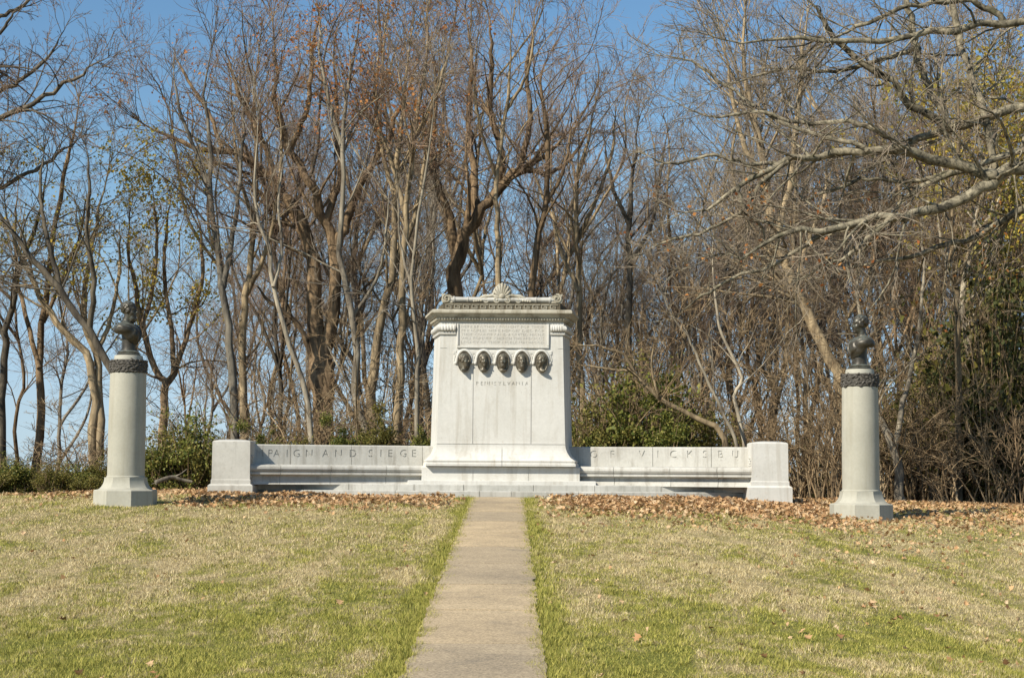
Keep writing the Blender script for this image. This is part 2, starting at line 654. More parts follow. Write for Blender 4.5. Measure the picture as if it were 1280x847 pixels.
# die with its flaring foot
zt = Z[405.5]
prof = [(.225, Z[582] - .005), (.225, Z[582] + .035), (.205, Z[582] + .05), (.215, Z[582] + .085), (.19, Z[572] - .03), (.15, Z[572] + .0)]
for i in range(1, 9):
    t = i / 8
    prof.append((.15 - .095 * (1 - (1 - t) ** 2.2), Z[572] + (Z[556] - Z[572]) * t * 1.15))
prof += [(.052, Z[556] + .06), (0.0, zt + .12)]
bm = bmesh.new()
bm_loft(bm, [[(x, y, z) for x, y in plan_block(o, HW, .15, YF, YF + .95)] for o, z in prof])
me = bm_mesh('die', bm)
cb = bmesh.new()
gx1, gx2 = wx(591.4, 29), wx(664, 29)
for g in (gx1, gx2): bm_box(cb, g - .004, g + .004, YF - .5, YF - .0, Z[556] + .02, Z[435] - .3)
bm_box(cb, -2, 2, YF - .5, YF - .043, Z[556] + .008, Z[556] + .016)
bm_box(cb, wx(628, 29) - .004, wx(628, 29) + .004, YF - .6, YF - .06, Z[582] - .2, Z[556] + .004)
bm_box(cb, -2, gx1 - .45, YF - .5, YF + .004, Z[435] - .01, Z[435] - .003)
bm_box(cb, gx2 + .45, 2, YF - .5, YF + .004, Z[435] - .01, Z[435] - .003)
me = cut(me, cb)
# the state name, cut into the face letter by letter
lt = []
z479 = zz(479.5)
yface = YF - .052 * (1 - (z479 - Z[556]) / (zt - Z[556]))
for ch, px in zip('PENNSYLVANIA', np.linspace(596.5, 658.5, 12)):
    tm = text_mesh(ch, .088, .012)
    lt.append((tm, Matrix.Translation((wx(px, 29), yface, z479)) @ Matrix.Rotation(PI / 2, 4, 'X')))
me = cut(me, join_meshes(lt))
link('die', me, M_STONE, MEM)

# corner capitals: cushion roll over a fillet
for sgn in (-1, 1):
    bm = bmesh.new()
    x_in, x_out = wx(569, 29) if sgn < 0 else wx(687.5, 29), sgn * HW
    za, zb = Z[418.8], Z[405.5]
    prof2 = [(.0, za), (.035, za + .01), (.04, za + .045), (.015, za + .055)]
    for i in range(7):
        a = -PI / 2 + PI * i / 6
        prof2.append((.022 + .052 * math.cos(a), za + .115 + .055 * math.sin(a)))
    prof2.append((.02, zb + .03))
    rings = []
    for o, z in prof2:
        pts = [(x_in, YF - o), (x_out + sgn * o, YF - o), (x_out + sgn * (.15 + o), YF + .93), (x_in, YF + .93)]
        rings.append([(x, y, z) for x, y in pts])
    bm_loft(bm, rings)
    link('capital', bm_mesh('capital', bm, 35), M_STONE, MEM)
    # carved beads bound round the roll
    bm = bmesh.new()
    n = 5
    for i in range(n):
        x = x_in + (x_out - x_in) * (i + .5) / n
        bm_ellipsoid(bm, (x, YF - .066, za + .115), (.019, .016, .05), u=8, v=6)
    link('capital_carving', bm_mesh('capital_carving', bm, 40), M_STONE, bpy.data.objects[[o.name for o in MEM.children if o.name.startswith('capital') and 'carv' not in o.name][-1]])

# entablature
moulded('architrave', [(.012, Z[405.5] + .02), (.012, Z[401.5] - .01)], HW, M_STONE)
CZ0, CZ1 = Z[401.5] - .01, Z[391] + .045
moulded('cornice', [(.02, CZ0), (.045, CZ0 + .004), (.045, CZ0 + .02), (.065, CZ0 + .028), (.075, CZ0 + .075), (.10, CZ0 + .08), (.115, CZ0 + .105), (.145, CZ0 + .135),
                    (.16, CZ0 + .14), (.16, CZ1 - .02), (.14, CZ1)], HW, M_CORNICE)
bm = bmesh.new()
nd = 46
for i in range(nd):
    x = -HW - .05 + (2 * HW + .1) * (i + .5) / nd
    bm_ellipsoid(bm, (x, YF - .068, CZ0 + .05), (.0165, .018, .028), u=8, v=6)
link('egg_moulding', bm_mesh('egg_moulding', bm, 40), M_CORNICE, MEM)
for sgn in (-1, 1):
    bm = bmesh.new()
    for i in range(16):
        t = (i + .5) / 16
        bm_ellipsoid(bm, (sgn * (HW + .068 + .15 * t), YF - .04 + .95 * t, CZ0 + .05), (.018, .0165, .028), u=6, v=5)
    link('egg_moulding', bm_mesh('egg_moulding', bm, 40), M_CORNICE, MEM)
# attic with the fret band
FZ0, FZ1 = CZ1 - .003, Z[378.4] + .0
FHW = (702 - 555.5) / 2 / 73.5
moulded('attic', [(.0, FZ0), (.0, FZ1)], FHW, M_FRIEZE, splay=.13, y0=YF + .03, y1=YF + .9)
bm = bmesh.new()
nk = 13
uw = 2 * (FHW - .03) / nk
fy0, fy1 = YF + .018, YF + .034
h0, h1 = FZ0 + .03, FZ1 - .02
t = .018
for i in range(nk):
    x0 = -FHW + .03 + i * uw
    m = h1 - h0
    for a, b, c, d in ((0, uw * .94, h1 - t, h1), (0, t, h0, h1 - t - .001), (t + .001, uw * .7, h0, h0 + t),
                       (uw * .7 - t, uw * .7, h0 + t + .001, h0 + m * .62), (uw * .34, uw * .7 - t - .001, h0 + m * .62 - t, h0 + m * .62)):
        bm_box(bm, x0 + a, x0 + b, fy0, fy1, c, d)
link('fret_band', bm_mesh('fret_band', bm), M_KEY, MEM)

# roll on top with collars and corner scrolls
RZ = (Z[371] + Z[378.4]) / 2 + .006
rr = (Z[371] - Z[378.4]) / 2 + .008
bm = bmesh.new()
prof = []
for x, r in ((-FHW - .01, rr * .9), (-.84, rr * 1.0), (-.835, rr * 1.12), (-.81, rr * 1.12), (-.805, rr * .95), (-.6, rr * .86), (-.595, rr * .98), (-.575, rr * .98), (-.57, rr * .9), (-.2, rr * .95),
             (0, rr), (.2, rr * .95), (.57, rr * .9), (.575, rr * .98), (.595, rr * .98), (.6, rr * .86), (.805, rr * .95), (.81, rr * 1.12), (.835, rr * 1.12), (.84, rr), (FHW + .01, rr * .9)):
    prof.append([(x, YF + .12 + r * 1.6 * math.cos(a), RZ + r * math.sin(a)) for a in np.linspace(0, 2 * PI, 17)[:-1]])
bm_loft(bm, prof)
bm_box(bm, -FHW + .02, FHW - .02, YF + .12, YF + .85, FZ1 - .01, RZ + rr * .55)
link('roof_roll', bm_mesh('roof_roll', bm, 35), M_BENCH, MEM)


def bm_tube(bm, pts, rads, n=8):
    V, F = tube_arrays(np.array([pts], float), np.array([rads], float), n)
    vs = [bm.verts.new(v) for v in V]
    for f in F: bm.faces.new([vs[i] for i in f])
    bm.faces.new(vs[:n][::-1])
    bm.faces.new(vs[-n:])


def spiral(cx, cy, cz, r, turns, sgn, start, wr, n=22):
    pts, rads = [], []
    for i in range(n):
        t = i / (n - 1)
        a = start + sgn * turns * 2 * PI * t
        q = r * (1 - .85 * t)
        pts.append((cx + q * math.cos(a), cy - .02 * t, cz + q * math.sin(a)))
        rads.append(wr * (1 - .35 * t))
    return pts, rads


for sgn in (-1, 1):
    bm = bmesh.new()
    ex = sgn * (FHW - .05)
    for k in range(2):
        bm_tube(bm, *spiral(ex, YF + .04 + k * .3, RZ + .02, .075, 1.6, -sgn, PI * .6, .02))
    rings = []
    for y in (YF + .035, YF + .6):
        rings.append([(ex + sgn * px_, y, RZ + pz_) for px_, pz_ in ((-.10, -.055), (.075, -.055), (.095, .0), (.075, .045), (.095, .105), (.03, .085), (-.05, .085), (-.10, .05))])
    bm_loft(bm, rings)
    link('corner_scroll', bm_mesh('corner_scroll', bm, 40), M_CORNICE, MEM)

# crest: palmette between scrolls
bm = bmesh.new()
CX, CY, CZ = at(627.8, 372, 29.05).x, YF + .06, RZ + .03
RH = zz(354.5) - CZ
for i in range(9):
    a = math.radians(90 + (i - 4) * 21)
    L = RH * (1.0 - .07 * abs(i - 4) / 4)
    pts, rads = [], []
    for t in np.linspace(.12, 1, 7):
        q = L * t
        bend = .10 * (i - 4) / 4 * t * t
        pts.append((CX + q * math.cos(a - bend) * .66, CY - .012 * math.sin(PI * t), CZ + q * math.sin(a - bend)))
        rads.append(.012 + .022 * t ** 1.2 if t < .95 else .018)
    bm_tube(bm, pts, rads, 7)
    bm_ellipsoid(bm, pts[-1], (.024, .02, .024), u=8, v=6)
bm_ellipsoid(bm, (CX, CY - .01, CZ + .03), (.06, .04, .05), u=10, v=8)
rim = [(CX + RH * .98 * math.cos(a) * .68, CY + .015, CZ + RH * .97 * math.sin(a)) for a in np.linspace(-.1, PI + .1, 24)]
bm_tube(bm, rim, [.019] * 24, 6)
for sgn in (-1, 1):
    bm_tube(bm, *spiral(CX + sgn * .10, CY - .01, CZ - .03, .065, 1.5, sgn, PI / 2, .017))
    bm_tube(bm, *spiral(CX + sgn * .27, CY, CZ - .035, .058, 1.5, -sgn, PI / 2, .016))
    pts = [(CX + sgn * x, CY + .01, CZ + z) for x, z in ((.15, .05), (.22, .035), (.30, .035), (.36, .01), (.42, -.02), (.50, -.045))]
    bm_tube(bm, pts, [.03, .03, .03, .026, .02, .01], 8)
    for q in range(4): bm_ellipsoid(bm, (CX + sgn * (.36 + .04 * q), CY - .03, CZ - .045 - .004 * q), (.022, .016, .02), u=7, v=5)
link('crest', bm_mesh('crest', bm, 50), M_CORNICE, MEM)

# inscribed tablet with a moulded frame
tx0, tx1, tz0, tz1 = wx(570.3, 29), wx(686, 29), Z[435], Z[405.5] + .012
bm = bmesh.new()
bm_box(bm, tx0 + .035, tx1 - .035, YF - .022, YF + .08, tz0 + .035, tz1)
me = bm_mesh('tablet', bm)
LINES = ['HERE BROTHERS FOUGHT FOR THEIR', 'PRINCIPLES HERE HEROES DIED FOR', 'THEIR COUNTRY AND A UNITED PEOPLE',
         'WILL FOREVER CHERISH THE PRECIOUS', 'LEGACY OF THEIR NOBLE MANHOOD']
lt = []
for i, s in enumerate(LINES):
    tm = text_mesh(s, .062, .005, 1)
    w = max(v.co.x for v in tm.vertices) - min(v.co.x for v in tm.vertices)
    k = (tx1 - tx0 - .16) / w
    zc = tz1 - .055 - i * (tz1 - tz0 - .085) / 5
    lt.append((tm, Matrix.Translation(((tx0 + tx1) / 2, YF - .022, zc - .005)) @ Matrix.Rotation(PI / 2, 4, 'X') @ Matrix.Diagonal((k, 1.05, 1, 1))))
me = cut(me, join_meshes(lt))
tab = link('tablet', me, M_TABLET, MEM)
bm = bmesh.new()
for a, b, c, d in ((tx0, tx0 + .033, tz0 + .034, tz1), (tx1 - .033, tx1, tz0 + .034, tz1), (tx0, tx1, tz0, tz0 + .033)):
    bm_box(bm, a, b, YF - .042, YF + .07, c, d)
link('tablet_frame', bevelled(bm_mesh('tablet_frame', bm), .01, 2), M_STONE, MEM)

# ------------------------------------------------------------------ implicit surfaces for the bronzes
def sd_ell(p, c, r):
    q = (p - np.array(c)) / np.array(r)
    k0 = np.linalg.norm(q, axis=-1)
    k1 = np.linalg.norm(q / np.array(r), axis=-1) + 1e-9
    return k0 * (k0 - 1) / k1


def sd_cap(p, a, b, r0, r1=None):
    r1 = r0 if r1 is None else r1
    a, b = np.array(a, float), np.array(b, float)
    ab = b - a
    t = np.clip(((p - a) @ ab) / (ab @ ab), 0, 1)
    return np.linalg.norm(p - a - t[..., None] * ab, axis=-1) - (r0 + (r1 - r0) * t)


def su(a, b, k):
    h = np.clip(.5 + .5 * (b - a) / k, 0, 1)
    return b + (a - b) * h - k * h * (1 - h)


def ssub(a, b, k):
    return -su(-a, b, k)


def surface_net(f, lo, hi, h):
    lo, hi = np.array(lo, float), np.array(hi, float)
    n = np.ceil((hi - lo) / h).astype(int) + 1
    ax = [lo[i] + h * np.arange(n[i]) for i in range(3)]
    P = np.stack(np.meshgrid(*ax, indexing='ij'), -1)
    D = f(P)
    acc = np.zeros((n[0] - 1, n[1] - 1, n[2] - 1, 3))
    cnt = np.zeros((n[0] - 1, n[1] - 1, n[2] - 1))
    cs = [(0, 0, 0), (1, 0, 0), (0, 1, 0), (1, 1, 0), (0, 0, 1), (1, 0, 1), (0, 1, 1), (1, 1, 1)]

    def sub(A, c): return A[c[0]:n[0] - 1 + c[0], c[1]:n[1] - 1 + c[1], c[2]:n[2] - 1 + c[2]]
    for i in range(8):
        for j in range(i + 1, 8):
            df = [cs[j][q] - cs[i][q] for q in range(3)]
            if sum(map(abs, df)) != 1: continue
            a, b = sub(D, cs[i]), sub(D, cs[j])
            m = (a < 0) != (b < 0)
            t = np.where(m, a / (a - b + 1e-12), 0)
            pt = np.array(cs[i])[None, None, None] + t[..., None] * np.array(df)
            acc += pt * m[..., None]
            cnt += m
    idx = -np.ones(cnt.shape, int)
    act = cnt > 0
    idx[act] = np.arange(act.sum())
    cell = np.stack(np.nonzero(act), -1)
    V = lo + h * (cell + acc[act] / cnt[act][:, None])
    F = []
    for axx in range(3):
        o1, o2 = (axx + 1) % 3, (axx + 2) % 3
        sl0 = [slice(1, n[q] - 1) for q in range(3)]
        sl0[axx] = slice(0, n[axx] - 1)
        sl1 = list(sl0)
        sl1[axx] = slice(1, n[axx])
        a, b = D[tuple(sl0)], D[tuple(sl1)]
        m = (a < 0) != (b < 0)
        w = np.stack(np.nonzero(m), -1)
        for q in (o1, o2): w[:, q] += 1
        def g(d1, d2):
            c = w.copy()
            c[:, o1] -= d1
            c[:, o2] -= d2
            return idx[c[:, 0], c[:, 1], c[:, 2]]
        q = np.stack([g(1, 1), g(0, 1), g(0, 0), g(1, 0)], -1)
        flip = a[m] >= 0
        q[flip] = q[flip][:, ::-1]
        F.append(q)
    return V, np.concatenate(F)


def wav(p, s, ph=0.0):
    return np.sin(p[..., 0] * s + ph) * np.sin(p[..., 1] * s * 1.13 + 1.7 * ph + .6) * np.sin(p[..., 2] * s * .93 + 2.1)


def head_sdf(p, beard=0.0, moustache=0.0, hair=1.0, side=1.0, thin=0.0):
    """face looks along +Y, chin at z=0, crown at z=1"""
    q = p.copy()
    q[..., 0] = np.abs(q[..., 0])
    d = sd_ell(p, (0, -.06, .62), (.325, .415, .375))
    d = su(d, sd_ell(p, (0, .10, .32), (.25 - .02 * thin, .275, .335)), .1)
    d = su(d, sd_ell(q, (.15, .22, .38), (.10, .10, .10)), .08)          # cheekbones
    d = su(d, sd_cap(q, (.03, .335, .60), (.17, .29, .60), .045), .05)    # brow
    d = ssub(d, sd_ell(q, (.125, .385, .525), (.075, .06, .05)), .04)     # sockets
    d = su(d, sd_ell(q, (.125, .30, .522), (.055, .05, .04)), .02)
    d = su(d, sd_cap(p, (0, .345, .56), (0, .455, .40), .03, .05), .035)  # nose
    d = su(d, sd_ell(q, (.045, .395, .385), (.035, .045, .03)), .02)
    d = su(d, sd_cap(p, (-.085, .325, .262), (.085, .325, .262), .03), .03)
    d = ssub(d, sd_cap(q, (0, .375, .248), (.1, .335, .245), .014), .02)
    d = su(d, sd_ell(p, (0, .285, .075), (.10, .095, .085)), .08)          # chin
    d = su(d, sd_ell(q, (.325, -.02, .47), (.045, .085, .13)), .03)        # ears
    d = ssub(d, sd_ell(q, (.37, .0, .48), (.03, .04, .07)), .03)
    # hair
    hd = sd_ell(p, (0, -.10, .655), (.375, .435, .395)) + .030 * wav(p, 22) + .012 * wav(p, 47, 1.)
    hl = (p[..., 1] - .20) * .75 - (p[..., 2] - .78) * 1.0                # keeps the face clear
    nape = .32 - p[..., 2] - .05
    hd = np.maximum(hd, np.maximum(hl, nape))
    d = np.where(hair > 0, su(d, hd, .035), d)
    d = su(d, sd_ell(q, (.30, .07, .52), (.05, .09, .15)) + .012 * wav(p, 40), .03)
    if beard:
        bd = sd_ell(p, (0, .20, .10 - .08 * beard), (.215, .20, .21 + .12 * beard)) + .018 * wav(p, 30, .4)
        d = su(d, bd, .04)
        d = su(d, sd_cap(q, (.22, .10, .40), (.13, .22, .1), .06, .08) + .014 * wav(p, 34), .04)
    if moustache:
        d = su(d, sd_cap(q, (.02, .37, .31), (.16, .30, .23), .045, .03) + .008 * wav(p, 44), .02)
    return d


def bust_sdf(p, **kw):
    d = head_sdf(p, **kw)
    d = su(d, sd_cap(p, (0, -.08, .22), (0, -.20, -.40), .235, .29), .07)
    q = p.copy()
    q[..., 0] = np.abs(q[..., 0])
    t = sd_ell(q, (.46, -.16, -.56), (.40, .50, .33))
    t = su(t, sd_cap(q, (.10, -.20, -.22), (.50, -.20, -.42), .18, .24), .2)
    t = su(t, sd_ell(p, (0, .06, -.80), (.64, .56, .66)), .22)
    # coat: open collar and lapels over a recessed shirt front, soft folds
    t = su(t, sd_cap(q, (.25, -.20, -.10), (.14, .16, -.34), .075, .06), .03)
    fr = sstep(-.05, .2, p[..., 1])
    ve = q[..., 0] - (.04 + .36 * np.clip(p[..., 2] + 1.12, 0, 2))
    t = t + .045 * fr * sstep(.03, -.03, ve) - .035 * fr * sstep(-.03, .02, ve) * sstep(.26, .18, ve + .12 * np.sin(p[..., 2] * 9))
    fold = np.sin(q[..., 0] * 9 + p[..., 2] * 7 + p[..., 1] * 4) + .6 * np.sin(q[..., 0] * 17 - p[..., 2] * 11 + p[..., 1] * 6)
    t = t + .017 * fold * np.clip(-p[..., 2] - .15, 0, .8)
    # cut away below: high at the shoulders and back, low at the breast
    cutz = -.76 - .66 * sstep(-.35, .60, p[..., 1]) * (1 - sstep(.45, 1.05, q[..., 0])) - .03 * np.sin(p[..., 1] * 7)
    t = np.maximum(t, (cutz - p[..., 2]) * .6)
    t = np.maximum(t, q[..., 0] - .84)
    return su(d, t, .05)


# medallions
def medallion_mesh(kind):
    kw = [dict(hair=1, beard=.3, moustache=1), dict(hair=1), dict(hair=1, beard=.15, moustache=1), dict(hair=1, beard=.8, moustache=1), dict(hair=1, thin=1)][kind]
    yaw = [math.radians(a) for a in (62, 14, -6, 10, -48)][kind]
    rx, rz_ = .112, .182

    def f(p):
        # p: x right, y towards the viewer, z up (metres)
        e = np.sqrt((p[..., 0] / rx) ** 2 + (p[..., 2] / rz_) ** 2)
        disc = np.maximum((e - 1) * .11, np.abs(p[..., 1]) - .018 - .022 * np.clip(1 - e, 0, 1))
        rimd = np.sqrt(((e - .95) * .13) ** 2 + (p[..., 1] - .018) ** 2) - .009
        s = .205
        h = p - np.array((0, .012, -.085))
        c, sn = math.cos(yaw), math.sin(yaw)
        h = np.stack([h[..., 0] * c - h[..., 1] * sn, h[..., 0] * sn + h[..., 1] * c, h[..., 2]], -1) / s
        hd = su(head_sdf(h, **kw), sd_cap(h, (0, -.02, .1), (0, .0, -.25), .2, .24), .08)
        hd = su(hd, sd_ell(h, (0, .0, -.34), (.5, .22, .16)), .1) * s
        hd = np.maximum(hd, (e - .97) * .11)
        hd = np.maximum(hd, -p[..., 1])
        return np.minimum(su(disc, hd, .008), rimd)
    return surface_net(f, (-.135, -.03, -.205), (.135, .15, .205), .0046)


med_px = [(580, 451.9), (604.3, 452), (628.4, 452), (652.1, 452), (676.6, 452)]
MLAB = ['bronze oval medallion of a head turned in profile', None, None, 'bronze oval medallion of a full bearded head', 'bronze oval medallion of a head turned aside']
for i, (px, py) in enumerate(med_px):
    V, F = medallion_mesh(i)
    V = V * np.array((1, -1, 1))
    me = np_mesh('medallion', V, F[:, ::-1], True)
    o = link('medallion', me, M_MEDAL, MEM, (wx(px, 29), YF - .05, zz(py, 28.95)))
    if MLAB[i]: o['label'] = MLAB[i]
    # carved surround: hood moulding over each oval
    bm = bmesh.new()
    cx, cz = wx(px, 29), zz(py, 28.95)
    pts = [(cx + .130 * math.cos(a), YF - .022, cz + .01 + .185 * math.sin(a)) for a in np.linspace(-.05, PI + .05, 20)]
    bm_tube(bm, pts, [.026] * 20, 8)
    pts = [(cx + .172 * math.cos(a), YF - .02, cz + .01 + .20 * math.sin(a)) for a in np.linspace(.0, PI, 20)]
    bm_tube(bm, pts, [.012] * 20, 6)
    for sgn in (-1, 1):
        bm_ellipsoid(bm, (cx + sgn * .142, YF - .025, cz - .02), (.032, .028, .034), u=8, v=6)
    bm_box(bm, cx - .12, cx + .12, YF - .006, YF + .05, cz - .05, cz + .17)
    link('medallion_surround', bm_mesh('medallion_surround', bm, 50), M_STONE, MEM)
for a, b in zip(med_px[:-1], med_px[1:]):
    bm = bmesh.new()
    cx = wx((a[0] + b[0]) / 2, 29)
    for k, (w, z0, z1) in enumerate(((.075, .13, .185), (.055, .075, .131), (.04, -.05, .076))):
        bm_box(bm, cx - w, cx + w, YF - .03 + k * .006, YF + .05, zz(452) + z0, zz(452) + z1)
    link('block_carving', bevelled(bm_mesh('block_carving', bm), .006, 1), M_STONE, MEM)
for px, q in ((568, 1), (687.5, -1)):
    bm = bmesh.new()
    cx = wx(px, 29)
    bm_box(bm, cx - .03, cx + .03, YF - .03, YF + .05, zz(452) + .12, zz(452) + .185)
    bm_box(bm, cx - .022, cx + .022, YF - .024, YF + .05, zz(452) - .06, zz(452) + .122)
    link('block_carving', bevelled(bm_mesh('block_carving', bm), .006, 1), M_STONE, MEM)

# ------------------------------------------------------------------ curved benches
def wall_y(ax):
    t_ = max(ax - 1.1, 0)
    return 1.04 - .14 * t_ - .040 * t_ * t_


def wall_frame(x):
    """outward (towards the viewer) unit normal of the bench back at x"""
    s = 1 if x >= 0 else -1
    ax = abs(x)
    slope = -.14 - .080 * max(ax - 1.1, 0)
    tx_, ty_ = 1.0, slope * s
    n = Vector((ty_, -tx_)).normalized()
    return Vector((x, wall_y(ax))), n


def x_on_wall(px):
    lo, hi = -7.0, 7.0
    for _ in range(40):
        m = (lo + hi) / 2
        y = wall_y(abs(m))
        q = (m - EYE.x) / (y - EYE.y) * FPX + 640
        if q < px: lo = m
        else: hi = m
    return (lo + hi) / 2


def sweep(name, sgn, prof, grooves, mat, gd=.014, parent=MEM, x_in=1.02, x_out=4.3, smooth=None):
    bm = bmesh.new()
    xs = [(x, 0) for x in np.linspace(x_in, x_out, 30)]
    for g in grooves: xs += [(g - .006, 0), (g, 1), (g + .006, 0)]
    xs = sorted(xs)
    rings = []
    for x, gr in xs:
        p, n = wall_frame(sgn * x)
        ring = []
        for o, z, fr in prof:
            q = p + n * (o - (gd if gr and fr else 0))
            ring.append((q.x, q.y, z))
        rings.append(ring)
    bm_loft(bm, rings)
    me = bm_mesh(name, bm, smooth)
    return me


WT = zz(557.6, 29.5)
ST = 0.522
LEFT = [('C', 290), ('A', 307), ('M', 326), ('P', 339.5), ('A', 347.5), ('I', 360.5), ('G', 372.5), ('N', 388), ('A', 408.5), ('N', 424.5), ('D', 442.5), ('S', 464.5), ('I', 477.5), ('E', 489), ('G', 505.5), ('E', 518.5)]
RIGHT = [('O', 743), ('F', 766), ('V', 803), ('I', 823), ('C', 842), ('K', 862.5), ('S', 881.5), ('B', 901), ('U', 919.5), ('R', 939), ('G', 957)]
for sgn, letters, jpx, jseat in ((-1, LEFT, (365, 441, 529.5), (347, 410.5, 481)), (1, RIGHT, (816.5, 889.5), (772, 843, 903))):
    wp = [(0, ST - .01, 1), (0, WT - .018, 1), (-.015, WT, 1), (-.27, WT, 0), (-.29, WT - .02, 0), (-.29, Z1, 0), (0, Z1, 0)]
    me = sweep('bench_back', sgn, wp, [abs(x_on_wall(p)) for p in jpx], M_BENCH, x_out=4.62)
    lt = []
    for ch, px in letters:
        x = x_on_wall(px)
        if abs(x) > 4.5: continue
        p, n = wall_frame(x)
        ang = math.atan2(n.x, -n.y)
        tm = text_mesh(ch, .18, .013, 3)
        zc = at(px, 566.8, p.y - EYE.y).z if sgn < 0 else at(px, 568.0, p.y - EYE.y).z
        lt.append((tm, Matrix.Translation((p.x, p.y, zc)) @ Matrix.Rotation(ang, 4, 'Z') @ Matrix.Rotation(PI / 2, 4, 'X')))
    me = cut(me, join_meshes(lt))
    link('bench_back', me, M_BENCH, MEM)
    sp = [(.003, ST, 0), (.33, ST, 1), (.385, ST - .012, 1), (.41, ST - .04, 1), (.415, ST - .075, 1), (.395, ST - .11, 1), (.37, ST - .118, 1),
          (.37, ST - .132, 1), (.392, ST - .136, 1), (.392, ST - .165, 1), (.355, ST - .178, 1), (.30, ST - .182, 1), (.285, ST - .20, 1), (.29, ST - .24, 1), (.325, Z2 + .01, 1), (.335, Z2 - .015, 1), (.003, Z2 - .015, 0)]
    link('bench_seat', sweep('bench_seat', sgn, sp, [abs(x_on_wall(p)) for p in jseat], M_BENCH, smooth=28), M_BENCH, MEM)

# end piers
def pier(sgn, px0, px1, label):
    d = 28.15
    x0, x1 = at(px0, 580, d).x, at(px1, 580, d).x
    cx, hw = (x0 + x1) / 2, (x1 - x0) / 2
    y0, y1 = d + EYE.y, d + EYE.y + .62
    zt_ = at((px0 + px1) / 2, 549.0 if sgn < 0 else 551.5, d).z
    zf = at(px0, 605.0 if sgn < 0 else 607.5, d).z
    bm = bmesh.new()
    def ring(o, z): return [(cx - hw - o, y0 - o, z), (cx + hw + o, y0 - o, z), (cx + hw + o, y1 + o, z), (cx - hw - o, y1 + o, z)]
    bm_loft(bm, [ring(o, z) for o, z in ((.055, -.5), (.055, zf - .02), (.035, zf), (.012, zf + .012), (.012, zf + .075), (.0, zf + .085), (-.004, zt_ - .035), (-.02, zt_ - .02), (-.10, zt_ - .002), (-.2, zt_ + .006))])
    o = link('end_pier', bm_mesh('end_pier', bm, 25), M_BENCH if sgn < 0 else M_STONE, MEM)
    # carved strip on the inner side
    bm = bmesh.new()
    xi = cx - sgn * (hw + .0)
    r = random.Random(5)
    for i in range(9):
        z = zf + .13 + i * .042
        for q in range(2):
            bm_ellipsoid(bm, (xi, y0 + .16 + .12 * q + r.uniform(-.02, .02), z), (.022, .04, .026), Matrix.Rotation(r.uniform(-.6, .6), 3, 'X'), u=8, v=6)
    link('carved_strip', bm_mesh('carved_strip', bm, 50), M_BENCH, o)


pier(-1, 264.8, 312.5, '')
pier(1, 940.0, 985.5, '')

